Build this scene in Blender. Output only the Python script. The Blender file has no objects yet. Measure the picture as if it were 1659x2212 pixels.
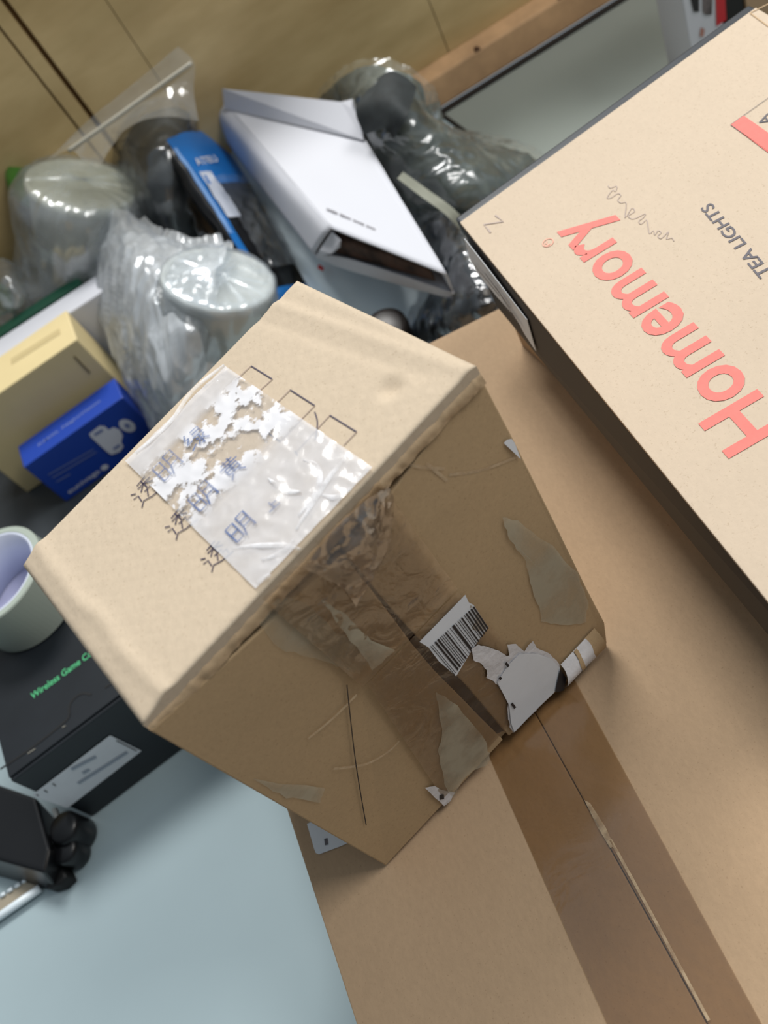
import bpy, bmesh, math, random
from mathutils import Vector, Matrix, noise
random.seed(7)
scn = bpy.context.scene
COL = scn.collection
# ------------------------------------------------------------------ camera
W, H = 1659.0, 2212.0
F = 2102.8152
CAM = Vector((-0.01412963, -0.23712831, 0.56562492))
RX = Vector((0.8613618622706409, -0.3235679278147837, -0.3916114634625747))     # right
RY = Vector((-0.49591093022355887, -0.7027245755923881, -0.5101475474245685))   # down
RZ = Vector((-0.1101276146588901, 0.6336260466143615, -0.7657610211687438))     # forward
cd = bpy.data.cameras.new('camera'); cam = bpy.data.objects.new('camera', cd); COL.objects.link(cam)
m = Matrix.Identity(4)
for i in range(3):
    m[i][0] = RX[i]; m[i][1] = -RY[i]; m[i][2] = -RZ[i]; m[i][3] = CAM[i]
cam.matrix_world = m
cd.sensor_fit = 'VERTICAL'; cd.sensor_height = 36.0; cd.lens = F * 36.0 / H
cd.clip_start = 0.01
cd.dof.use_dof = True; cd.dof.focus_distance = 0.43; cd.dof.aperture_fstop = cd.lens / 3.6
scn.camera = cam
# ------------------------------------------------------------------ light
wd = bpy.data.worlds.new('room_light'); scn.world = wd; wd.use_nodes = True
bg = wd.node_tree.nodes['Background']
# ambient gradient added: stronger from right, back and above, dim behind the photographer
wn_ = wd.node_tree
def wnode(t): return wn_.nodes.new(t)
tc_ = wnode('ShaderNodeTexCoord'); dp_ = wnode('ShaderNodeVectorMath'); dp_.operation = 'DOT_PRODUCT'; dp_.inputs[1].default_value = (.62, .50, .60)
mr_ = wnode('ShaderNodeMapRange'); mr_.inputs[1].default_value = -.35; mr_.inputs[2].default_value = .9; mr_.inputs[3].default_value = .11; mr_.inputs[4].default_value = .52
wn_.links.new(tc_.outputs['Generated'], dp_.inputs[0]); wn_.links.new(dp_.outputs['Value'], mr_.inputs[0]); wn_.links.new(mr_.outputs[0], bg.inputs['Strength'])
bg.inputs['Color'].default_value = (0.82, 0.92, 1.0, 1)
def area(name, loc, target, sx, sy, power, col):
    l = bpy.data.lights.new(name, 'AREA'); l.shape = 'RECTANGLE'; l.size = sx; l.size_y = sy
    l.energy = power; l.color = col
    o = bpy.data.objects.new(name, l); COL.objects.link(o); o.location = loc
    o.rotation_euler = (Vector(target) - Vector(loc)).to_track_quat('-Z', 'Y').to_euler()
    return o
area('ceiling_light', (1.35, -0.05, 2.0), (0.0, 0.3, 0.1), 0.9, 0.6, 25, (1.0, 0.97, 0.92))
area('ceiling_light', (0.28, 1.45, 2.15), (-0.1, 0.1, 0.1), 0.9, 0.6, 52, (1.0, 0.98, 0.94))
vs = scn.view_settings
vs.view_transform = 'Standard'; vs.look = 'None'; vs.gamma = 1.0; vs.exposure = 0.0
vs.use_curve_mapping = False
scn.cycles.transparent_max_bounces = 24
scn.cycles.use_denoising = True

# ------------------------------------------------------------------ geometry helpers
def ray(u, v):
    return RX * ((u - W / 2) / F) + RY * ((v - H / 2) / F) + RZ
def P(u, v, z=0.0):                      # point of the room at height z seen at photo pixel (u, v)
    d = ray(u, v); return CAM + d * ((z - CAM.z) / d.z)
def PY(u, v, y):                         # point at depth y
    d = ray(u, v); return CAM + d * ((y - CAM.y) / d.y)
def PL(u, v, pl):                        # point on a plane (point, normal)
    d = ray(u, v); return CAM + d * ((pl[0] - CAM).dot(pl[1]) / d.dot(pl[1]))
def plane(a, b, c, toward=None):
    n = (b - a).cross(c - a).normalized()
    if n.dot((toward or CAM) - a) < 0: n = -n
    return (a, n)
def V(x, y, z): return Vector((x, y, z))

def lin(c):
    c = c / 255.0
    return c / 12.92 if c <= 0.04045 else ((c + 0.055) / 1.055) ** 2.4
def C(r, g, b): return (lin(r), lin(g), lin(b), 1)

def thing(name, loc, label, cat, group=None):
    o = bpy.data.objects.new(name, None); COL.objects.link(o)
    o.location = loc; o.empty_display_size = 0.02
    o['label'] = label; o['category'] = cat
    if group: o['group'] = group
    return o
def root_of(o):
    t = Vector((0, 0, 0))
    while o is not None:
        t = t + o.location; o = o.parent
    return t
def obj(name, verts, faces, mat, parent=None, smooth=False, kind=None, label=None, bevel=0, segs=2, solid=0, solid_off=-1, uv=None):
    off = root_of(parent) if parent is not None else V(0, 0, 0)
    me = bpy.data.meshes.new(name)
    me.from_pydata([tuple(Vector(v) - off) for v in verts], [], [tuple(f) for f in faces])
    me.update()
    bm = bmesh.new(); bm.from_mesh(me)
    if not solid: bmesh.ops.recalc_face_normals(bm, faces=bm.faces)
    else:
        bm.normal_update()
        if sum((q.normal.dot(CAM - off - q.calc_center_median()) * q.calc_area() for q in bm.faces), 0.0) < 0:
            bmesh.ops.reverse_faces(bm, faces=bm.faces)
    if bevel:
        bmesh.ops.bevel(bm, geom=list(bm.edges), offset=bevel, segments=segs, profile=0.6, affect='EDGES')
    bm.to_mesh(me); bm.free()
    for p in me.polygons: p.use_smooth = smooth
    o = bpy.data.objects.new(name, me); COL.objects.link(o)
    if mat is not None: me.materials.append(mat)
    if parent is not None: o.parent = parent
    if kind: o['kind'] = kind
    if label: o['label'] = label
    if solid:
        md = o.modifiers.new('thickness', 'SOLIDIFY'); md.thickness = solid; md.offset = solid_off
    return o
def prism(bot, top):
    n = len(bot)
    v = list(bot) + list(top)
    f = [tuple(range(n - 1, -1, -1)), tuple(range(n, 2 * n))]
    for i in range(n):
        j = (i + 1) % n; f.append((i, j, n + j, n + i))
    return v, f
def box(name, bot, top, mat, parent=None, bevel=0.001, **k):
    v, f = prism(bot, top)
    return obj(name, v, f, mat, parent, bevel=bevel, **k)
def up(pts, z): return [V(p.x, p.y, z) for p in pts]
def slab(name, poly, nrm, th, mat, parent, bevel=0, **k):
    """polygon poly extruded by th against its outward normal"""
    return box(name, [p - nrm * th for p in poly], list(poly), mat, parent, bevel=bevel, **k)
def merge(parts):
    vs, fs = [], []
    for v, f in parts:
        o = len(vs); vs += list(v); fs += [tuple(i + o for i in q) for q in f]
    return vs, fs
def abox(x0, x1, y0, y1, z0, z1):
    b = [V(x0, y0, z0), V(x1, y0, z0), V(x1, y1, z0), V(x0, y1, z0)]
    return prism(b, up(b, z1))
def frame(n, hint=None):
    n = n.normalized()
    a = (hint or (V(1, 0, 0) if abs(n.x) < .8 else V(0, 1, 0)))
    a = (a - n * a.dot(n)).normalized()
    return a, n.cross(a), n
def lathe(profile, c, n, seg=48, wob=None):
    """profile: list of (radius, height along n)"""
    a, b, n = frame(n)
    v, f = [], []
    for k, (r, h) in enumerate(profile):
        for s in range(seg):
            t = 2 * math.pi * s / seg
            rr, hh = r, h
            if wob: rr, hh = wob(r, h, t, k)
            v.append(c + a * (rr * math.cos(t)) + b * (rr * math.sin(t)) + n * hh)
    for k in range(len(profile) - 1):
        for s in range(seg):
            s2 = (s + 1) % seg
            f.append((k * seg + s, k * seg + s2, (k + 1) * seg + s2, (k + 1) * seg + s))
    return v, f
def tube(pts, r, seg=8):
    v, f = [], []
    n = len(pts)
    for i, p in enumerate(pts):
        t = (pts[min(i + 1, n - 1)] - pts[max(i - 1, 0)]).normalized()
        a, b, _ = frame(t, V(0, 0, 1) if abs(t.z) < .9 else V(1, 0, 0))
        for s in range(seg):
            q = 2 * math.pi * s / seg
            v.append(p + a * (r * math.cos(q)) + b * (r * math.sin(q)))
    for i in range(n - 1):
        for s in range(seg):
            s2 = (s + 1) % seg
            f.append((i * seg + s, i * seg + s2, (i + 1) * seg + s2, (i + 1) * seg + s))
    f.append(tuple(range(seg))); f.append(tuple(range((n - 1) * seg, n * seg)))
    return v, f
def ribbon(pts, w, nrm, lift=0.0002):
    """flat pen stroke of width w along pts on a surface of normal nrm"""
    v, f = [], []
    n = len(pts)
    for i, p in enumerate(pts):
        t = (pts[min(i + 1, n - 1)] - pts[max(i - 1, 0)])
        s = nrm.cross(t).normalized() * (w / 2)
        v += [p + s + nrm * lift, p - s + nrm * lift]
    for i in range(n - 1):
        f.append((2 * i, 2 * i + 1, 2 * i + 3, 2 * i + 2))
    return v, f
def cr(p0, p1, p2, p3, t):
    return 0.5 * ((2 * p1) + (p2 - p0) * t + (2 * p0 - 5 * p1 + 4 * p2 - p3) * t * t + (3 * p1 - p0 - 3 * p2 + p3) * t ** 3)
def spline(pts, n):
    out = []
    m_ = len(pts) - 1
    for i in range(n):
        x = i / (n - 1) * m_; k = min(int(x), m_ - 1); t = x - k
        g = lambda j: pts[max(0, min(m_, j))]
        out.append(cr(g(k - 1), g(k), g(k + 1), g(k + 2), t))
    return out
FALL = V(-.45, -.62, -.64).normalized()     # way the hanging films fall
def surf(rows, nu, nv, amp=0.0, freq=40.0, seed=0, crease=0.5, u0=0, u1=1, v0=0, v1=1, lift=0.0, edgefade=False, stretch=0.0):
    """smooth sheet through a grid of control points with crumpled relief"""
    NU, NV = max(nu * 2, 40), max(nv * 2, 40)
    cols = [spline(r, NV) for r in rows]
    full = [spline([c[j] for c in cols], NU) for j in range(NV)]      # full[j][i]
    def S(u, v):
        x = u * (NU - 1); y = v * (NV - 1)
        i = min(int(x), NU - 2); j = min(int(y), NV - 2); a = x - i; b = y - j
        return (full[j][i] * (1 - a) + full[j][i + 1] * a) * (1 - b) + (full[j + 1][i] * (1 - a) + full[j + 1][i + 1] * a) * b
    v, f = [], []
    for i in range(nu + 1):
        for j in range(nv + 1):
            u = u0 + (u1 - u0) * i / nu; w = v0 + (v1 - v0) * j / nv
            p = S(u, w); e = 0.012
            n = (S(min(u + e, 1), w) - S(max(u - e, 0), w)).cross(S(u, min(w + e, 1)) - S(u, max(w - e, 0)))
            if n.length < 1e-12: n = V(0, 0, 1)
            n.normalize()
            if n.dot(CAM - p) < 0: n = -n
            q = (p - FALL * (p.dot(FALL) * stretch)) * freq + V(seed * 3.7, seed * 1.3, seed * 7.1)
            d = 0.0
            if amp:
                a = noise.noise(q); b = 1 - 2 * abs(noise.noise(q * 1.9 + V(5, 2, 9))); c_ = 1 - 2 * abs(noise.noise(q * 4.1 + V(1, 8, 3)))
                d = amp * ((1 - crease) * a + crease * (b * .75 + c_ * .3))
                if edgefade: d *= min(1, 8 * min(u, 1 - u), 8 * min(w, 1 - w))
            v.append(p + n * (d + lift))
    for i in range(nu):
        for j in range(nv):
            a = i * (nv + 1) + j
            f.append((a, a + 1, a + nv + 2, a + nv + 1))
    return v, f
def G(*rows): return [[P(*q) if isinstance(q, tuple) else q for q in r] for r in rows]
def glyphs(text, bold=0.0, spacing=1.0):
    cu = bpy.data.curves.new('lettering', 'FONT'); cu.body = text; cu.size = 1; cu.offset = bold; cu.space_character = spacing
    cu.resolution_u = 4
    o = bpy.data.objects.new('lettering', cu); COL.objects.link(o)
    bpy.context.view_layer.update()
    dg = bpy.context.evaluated_depsgraph_get()
    me = bpy.data.meshes.new_from_object(o.evaluated_get(dg))
    v = [p.co.copy() for p in me.vertices]; f = [tuple(p.vertices) for p in me.polygons]
    bpy.data.objects.remove(o); bpy.data.curves.remove(cu); bpy.data.meshes.remove(me)
    return v, f
def lettering(name, text, start, end, upvec, capheight, nrm, mat, parent, bold=0.0, lift=0.0003, spacing=1.0, label=None):
    """letters from start to end (world points on baseline), cap height in metres"""
    v, f = glyphs(text, bold, spacing)
    x0 = min(p.x for p in v); x1 = max(p.x for p in v)
    gv, _ = glyphs('H'); ch = max(p.y for p in gv) - min(p.y for p in gv)
    d = end - start
    uv_ = (upvec - d.normalized() * upvec.dot(d.normalized())).normalized()
    w = [start + d * ((p.x - x0) / (x1 - x0)) + uv_ * (p.y / ch * capheight) + nrm * lift for p in v]
    return obj(name, w, f, mat, parent, label=label)

# ------------------------------------------------------------------ materials
def new(name):
    mt = bpy.data.materials.new(name); mt.use_nodes = True
    nt = mt.node_tree; nt.nodes.clear()
    out = nt.nodes.new('ShaderNodeOutputMaterial')
    return mt, nt, out
def N(nt, t, **k):
    n = nt.nodes.new(t)
    for a, b in k.items():
        if a.startswith('i_'): n.inputs[a[2:].replace('_', ' ')].default_value = b
        else: setattr(n, a, b)
    return n
def coords(nt, scale=(1, 1, 1), rot=(0, 0, 0)):
    tc = N(nt, 'ShaderNodeTexCoord'); mp = N(nt, 'ShaderNodeMapping')
    mp.inputs['Scale'].default_value = scale; mp.inputs['Rotation'].default_value = rot
    nt.links.new(tc.outputs['Object'], mp.inputs['Vector'])
    return mp.outputs['Vector']
def tex(nt, vec, scale, detail=4, rough=.6, lo=.3, hi=.7, c0=(0, 0, 0, 1), c1=(1, 1, 1, 1)):
    n = N(nt, 'ShaderNodeTexNoise'); n.inputs['Scale'].default_value = scale; n.inputs['Detail'].default_value = detail
    n.inputs['Roughness'].default_value = rough
    nt.links.new(vec, n.inputs['Vector'])
    r = N(nt, 'ShaderNodeValToRGB'); r.color_ramp.elements[0].position = lo; r.color_ramp.elements[1].position = hi
    r.color_ramp.elements[0].color = c0; r.color_ramp.elements[1].color = c1
    nt.links.new(n.outputs['Fac'], r.inputs['Fac'])
    return n.outputs['Fac'], r.outputs['Color']
def mixc(nt, a, b, fac, mode='MIX'):
    x = N(nt, 'ShaderNodeMix', data_type='RGBA', blend_type=mode)
    for s, val in ((6, a), (7, b), (0, fac)):
        if hasattr(val, 'is_output') or isinstance(val, bpy.types.NodeSocket): nt.links.new(val, x.inputs[s])
        else: x.inputs[s].default_value = val
    return x.outputs[2]
def bump(nt, h, strength, dist):
    b = N(nt, 'ShaderNodeBump'); b.inputs['Strength'].default_value = strength; b.inputs['Distance'].default_value = dist
    nt.links.new(h, b.inputs['Height']); return b.outputs['Normal']
def plain(name, col, rough=.5, spec=.5, metal=0, coat=0, nscale=0, namt=.1, bscale=0, bstr=.2, bdist=.0005, trans=0, sss=0):
    mt, nt, out = new(name)
    p = N(nt, 'ShaderNodeBsdfPrincipled'); p.inputs['Base Color'].default_value = col
    p.inputs['Roughness'].default_value = rough; p.inputs['Specular IOR Level'].default_value = spec; p.inputs['Metallic'].default_value = metal
    p.inputs['Coat Weight'].default_value = coat; p.inputs['Transmission Weight'].default_value = trans
    vec = coords(nt)
    if nscale:
        _, c = tex(nt, vec, nscale, c0=tuple(x * (1 - namt) for x in col[:3]) + (1,), c1=tuple(min(1, x * (1 + namt)) for x in col[:3]) + (1,))
        nt.links.new(c, p.inputs['Base Color'])
    if bscale:
        h, _ = tex(nt, vec, bscale); nt.links.new(bump(nt, h, bstr, bdist), p.inputs['Normal'])
    nt.links.new(p.outputs[0], out.inputs[0])
    return mt
def kraft(name, col, rot=0.0, mott=.07, fibre=.05, corr=0.0, rough=.8):
    """kraft paper: cloudy tone, fine fibres, faint corrugation"""
    mt, nt, out = new(name)
    p = N(nt, 'ShaderNodeBsdfPrincipled'); p.inputs['Roughness'].default_value = rough; p.inputs['Specular IOR Level'].default_value = .25
    vec = coords(nt)
    sc = lambda k: tuple(min(1, x * k) for x in col[:3]) + (1,)
    _, c1 = tex(nt, vec, 9, 3, .5, .3, .7, sc(1 - mott), sc(1 + mott))
    v2 = coords(nt, (520, 260, 520), (0, 0, rot))
    _, c2 = tex(nt, v2, 1.0, 5, .65, .35, .65, (1 - fibre,) * 3 + (1,), (1 + fibre * .5,) * 3 + (1,))
    _, c3 = tex(nt, vec, 900, 2, .5, .28, .36, (.72, .68, .62, 1), (1, 1, 1, 1))
    col1 = mixc(nt, c1, c2, 1.0, 'MULTIPLY'); col2 = mixc(nt, col1, c3, .55, 'MULTIPLY')
    nt.links.new(col2, p.inputs['Base Color'])
    h, _ = tex(nt, vec, 500, 3)
    nrm = bump(nt, h, .25, .0003)
    if corr:
        wv = N(nt, 'ShaderNodeTexWave', wave_type='BANDS', bands_direction='X'); wv.inputs['Scale'].default_value = corr
        wv.inputs['Distortion'].default_value = .6
        nt.links.new(coords(nt, (1, 1, 1), (0, 0, rot)), wv.inputs['Vector'])
        b2 = N(nt, 'ShaderNodeBump'); b2.inputs['Strength'].default_value = .05; b2.inputs['Distance'].default_value = .0005
        nt.links.new(wv.outputs['Fac'], b2.inputs['Height']); nt.links.new(nrm, b2.inputs['Normal']); nrm = b2.outputs['Normal']
    nt.links.new(nrm, p.inputs['Normal']); nt.links.new(p.outputs[0], out.inputs[0])
    return mt
def film(name, tint=(1, 1, 1), haze=.12, gloss=.18, rough=.12, streak=.35, scale=30, hazecol=(.8, .86, .9, 1), bstr=.5):
    """thin clear plastic: see-through, with a milky share that grows in creases, and a gloss"""
    mt, nt, out = new(name)
    vec = coords(nt)
    tr = N(nt, 'ShaderNodeBsdfTransparent'); tr.inputs[0].default_value = tuple(tint) + (1,)
    df = N(nt, 'ShaderNodeBsdfDiffuse'); df.inputs[0].default_value = hazecol
    tl = N(nt, 'ShaderNodeBsdfTranslucent'); tl.inputs[0].default_value = hazecol
    gl = N(nt, 'ShaderNodeBsdfGlossy'); gl.inputs['Roughness'].default_value = rough; gl.inputs[0].default_value = (.95, .97, 1, 1)
    n1 = N(nt, 'ShaderNodeTexNoise'); n1.inputs['Scale'].default_value = scale; n1.inputs['Detail'].default_value = 4; n1.inputs['Distortion'].default_value = 1.2
    nt.links.new(vec, n1.inputs['Vector'])
    mr = N(nt, 'ShaderNodeMapRange'); mr.inputs[1].default_value = .48; mr.inputs[2].default_value = .78
    mr.inputs[3].default_value = haze; mr.inputs[4].default_value = min(1, haze + streak)
    nt.links.new(n1.outputs['Fac'], mr.inputs[0])
    nb = bump(nt, n1.outputs['Fac'], bstr, .004)
    nt.links.new(nb, gl.inputs['Normal'])
    md = N(nt, 'ShaderNodeMixShader'); md.inputs[0].default_value = .4
    nt.links.new(df.outputs[0], md.inputs[1]); nt.links.new(tl.outputs[0], md.inputs[2])
    m1 = N(nt, 'ShaderNodeMixShader'); nt.links.new(mr.outputs[0], m1.inputs[0])
    nt.links.new(tr.outputs[0], m1.inputs[1]); nt.links.new(md.outputs[0], m1.inputs[2])
    lw = N(nt, 'ShaderNodeLayerWeight'); lw.inputs[0].default_value = .35; nt.links.new(nb, lw.inputs['Normal'])
    mg = N(nt, 'ShaderNodeMath', operation='MULTIPLY_ADD'); nt.links.new(lw.outputs['Fresnel'], mg.inputs[0]); mg.inputs[1].default_value = .6; mg.inputs[2].default_value = gloss * .35
    mg.use_clamp = True
    m2 = N(nt, 'ShaderNodeMixShader'); nt.links.new(mg.outputs[0], m2.inputs[0])
    nt.links.new(m1.outputs[0], m2.inputs[1]); nt.links.new(gl.outputs[0], m2.inputs[2])
    nt.links.new(m2.outputs[0], out.inputs[0])
    return mt
def plywood():
    mt, nt, out = new('plywood')
    p = N(nt, 'ShaderNodeBsdfPrincipled'); p.inputs['Roughness'].default_value = .55; p.inputs['Specular IOR Level'].default_value = .35
    _, g1 = tex(nt, coords(nt, (2.0, 1, 9)), 2.0, 6, .6, .25, .75, C(190, 162, 112), C(224, 200, 150))
    _, g2 = tex(nt, coords(nt, (1.2, 1, 3)), 7.0, 3, .6, .35, .7, (.80, .78, .72, 1), (1.05, 1.05, 1.05, 1))
    nt.links.new(mixc(nt, g1, g2, 1.0, 'MULTIPLY'), p.inputs['Base Color'])
    nt.links.new(p.outputs[0], out.inputs[0]); return mt

M = {}
M['ply'] = plywood()
M['groove'] = plain('groove_wood', C(126, 98, 58), .8)
M['batten'] = plain('batten_wood', C(196, 158, 118), .6, nscale=30, namt=.18)
M['knot'] = plain('knot_wood', C(88, 58, 40), .7)
M['desk'] = plain('desk_laminate', C(168, 186, 192), .28, .55, nscale=6, namt=.03)
M['desk_edge'] = plain('black_edge', C(26, 26, 28), .45)
M['floor'] = plain('floor_grey', C(120, 120, 118), .7, nscale=8)
M['carton'] = kraft('carton_kraft', (.46, .32, .20, 1), rot=.4, mott=.05)
M['carton_edge'] = kraft('carton_cut_edge', (.50, .36, .22, 1))
M['slit'] = plain('slit_shade', C(58, 38, 22), .9)  # dark colour stands for the shade inside the flap gap
M['brown_tape'] = None
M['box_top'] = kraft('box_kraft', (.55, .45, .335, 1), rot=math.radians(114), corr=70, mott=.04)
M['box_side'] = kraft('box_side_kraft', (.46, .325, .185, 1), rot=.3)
M['home_top'] = kraft('pale_kraft', (.57, .465, .355, 1), mott=.03, fibre=.03)
M['black_card'] = plain('black_card', C(40, 36, 34), .6)
M['black_rim'] = plain('black_rim', C(44, 48, 54), .4)
M['white_paper'] = plain('white_paper', C(222, 226, 232), .55, nscale=60, namt=.03)
M['torn_paper'] = plain('torn_paper', C(214, 212, 214), .8, nscale=120, namt=.12, bscale=200, bstr=.5, bdist=.001)
M['ink'] = plain('black_ink', C(30, 28, 32), .6)
M['pen'] = plain('pen_ink', C(62, 52, 72), .6)
M['pen_pale'] = plain('pale_pen_ink', C(150, 130, 120), .7)
M['red_ink'] = plain('red_ink', C(226, 118, 108), .65, nscale=300, namt=.05)
M['red_pale'] = plain('pale_red_ink', C(232, 170, 150), .7)
M['grey_ink'] = plain('grey_ink', C(96, 92, 98), .65)
M['script_ink'] = plain('script_ink', C(176, 160, 152), .7)
M['wear'] = plain('worn_speck', C(110, 108, 100), .7)
M['white_card'] = plain('white_card', C(206, 208, 216), .7, .3)
M['poly'] = plain('poly_mailer', C(206, 220, 228), .35, .5)
M['desk_shaded'] = plain('shaded_desk_laminate', C(142, 150, 145), .34, .5, nscale=6, namt=.03)  # darker copy of the desk colour, with the dim light put into it
M['shade_sheet_grey'] = plain('shade_sheet_grey', C(48, 54, 60), .5, nscale=12, namt=.2)  # grey of the sheet added to darken the desk
M['black_plastic'] = plain('black_plastic', C(16, 17, 20), .32, .5)
M['black_matt'] = plain('black_matt', C(12, 13, 15), .6)
M['black_fabric'] = plain('dark_fabric', C(34, 40, 42), .75, nscale=70, namt=.4)
M['grey_fabric'] = plain('grey_green_fabric', C(66, 74, 70), .8, nscale=40, namt=.35)
M['box_black'] = plain('black_carton', C(22, 27, 33), .45, .5, nscale=14, namt=.25)
M['green_ink'] = plain('green_ink', C(84, 190, 130), .6)
M['blue'] = plain('blue_card', C(22, 62, 160), .38, .5)
M['blue_front'] = plain('blue_card_front', C(16, 46, 132), .45, .4)
M['sky_blue'] = plain('sky_blue_print', C(26, 112, 190), .35)
M['blue_sheen'] = plain('painted_blue_sheen', C(130, 172, 228), .35)  # sheen on the pouch edge given as a pale colour
M['print_white'] = plain('white_print', C(206, 212, 226), .5)
M['print_dim'] = plain('dim_white_print', C(112, 128, 176), .5)
M['beige'] = plain('beige_card', C(214, 196, 148), .6, nscale=20, namt=.03)
M['beige_ink'] = plain('olive_ink', C(110, 96, 66), .7)
M['beige_print'] = plain('tan_print', C(190, 172, 126), .7)
M['green_dark'] = plain('dark_green', C(0, 66, 48), .5)
M['green'] = plain('green_plastic', C(58, 112, 40), .4)
M['cup'] = plain('cup_plastic', C(214, 216, 206), .35, .5)
M['cup_in'] = plain('cup_lid', C(206, 208, 190), .35, .5)
M['cup_white'] = plain('white_cup_lid', C(208, 214, 214), .35, .5)
M['roll'] = plain('tape_roll_side', C(168, 178, 168), .35, .5)
M['core'] = plain('tape_core', C(206, 212, 230), .6)
M['padding'] = plain('brown_padding', C(74, 54, 44), .9, nscale=60, namt=.8, bscale=120, bstr=.8, bdist=.004)
M['red'] = plain('red_card', C(196, 34, 44), .45)
M['silver'] = plain('silver', C(190, 190, 186), .3, .5)
M['strip'] = plain('strip_board', C(160, 150, 132), .5)
M['strip_white'] = plain('strip_white', C(226, 238, 246), .3)
M['picture_grey'] = plain('picture_grey', C(96, 88, 88), .5, nscale=80, namt=.6)
M['film'] = film('clear_film', haze=.45, streak=.45, scale=28, gloss=.3, bstr=.4, rough=.2, hazecol=(.9, .95, 1, 1))
M['film_thin'] = film('thin_clear_film', haze=.05, streak=.20, scale=22, gloss=.2, bstr=.2, rough=.15)
M['film_cup'] = film('cup_film', haze=.22, streak=.36, scale=20, gloss=.3, bstr=.25, rough=.18)
M['film_dull'] = film('dull_film', haze=.10, streak=.30, scale=26, gloss=.2, hazecol=(.55, .60, .55, 1), bstr=.2, rough=.2)
M['tape_front'] = film('front_tape', tint=(.90, .86, .80), haze=.02, streak=.12, scale=60, gloss=.25, rough=.18, hazecol=(.55, .5, .42, 1))
M['tape_crumple'] = film('crumpled_tape', tint=(.86, .82, .76), haze=.05, streak=.16, scale=50, gloss=.5, rough=.12, hazecol=(.7, .68, .66, 1), bstr=.3)
def veil(name, col, lo, hi, scale):
    mt, nt, out = new(name); vec = coords(nt)
    tr = N(nt, 'ShaderNodeBsdfTransparent'); df = N(nt, 'ShaderNodeBsdfDiffuse'); df.inputs[0].default_value = col
    n1 = N(nt, 'ShaderNodeTexNoise'); n1.inputs['Scale'].default_value = scale; n1.inputs['Detail'].default_value = 6; nt.links.new(vec, n1.inputs['Vector'])
    mr = N(nt, 'ShaderNodeMapRange'); mr.inputs[1].default_value = .38; mr.inputs[2].default_value = .62; mr.inputs[3].default_value = lo; mr.inputs[4].default_value = hi
    nt.links.new(n1.outputs['Fac'], mr.inputs[0])
    mx = N(nt, 'ShaderNodeMixShader'); nt.links.new(mr.outputs[0], mx.inputs[0]); nt.links.new(tr.outputs[0], mx.inputs[1]); nt.links.new(df.outputs[0], mx.inputs[2])
    nt.links.new(mx.outputs[0], out.inputs[0]); return mt
M['residue'] = veil('tape_residue', (.54, .49, .37, 1), .2, .6, 45)
M['fold_film'] = veil('fold_film', (.92, .93, .97, 1), .15, .65, 140)
M['pen_veiled'] = veil('pen_under_tape', C(84, 108, 156), .40, .75, 90)
M['scratch'] = veil('pale_scratch_highlight', (.62, .48, .32, 1), .3, .7, 200)  # pale veil for scratches and for the highlights painted on the carton tape
M['carton_tape'] = film('carton_tape', tint=(.80, .72, .60), haze=.03, streak=.04, scale=20, gloss=.18, rough=.16, hazecol=(.5, .36, .2, 1), bstr=.15)
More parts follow.
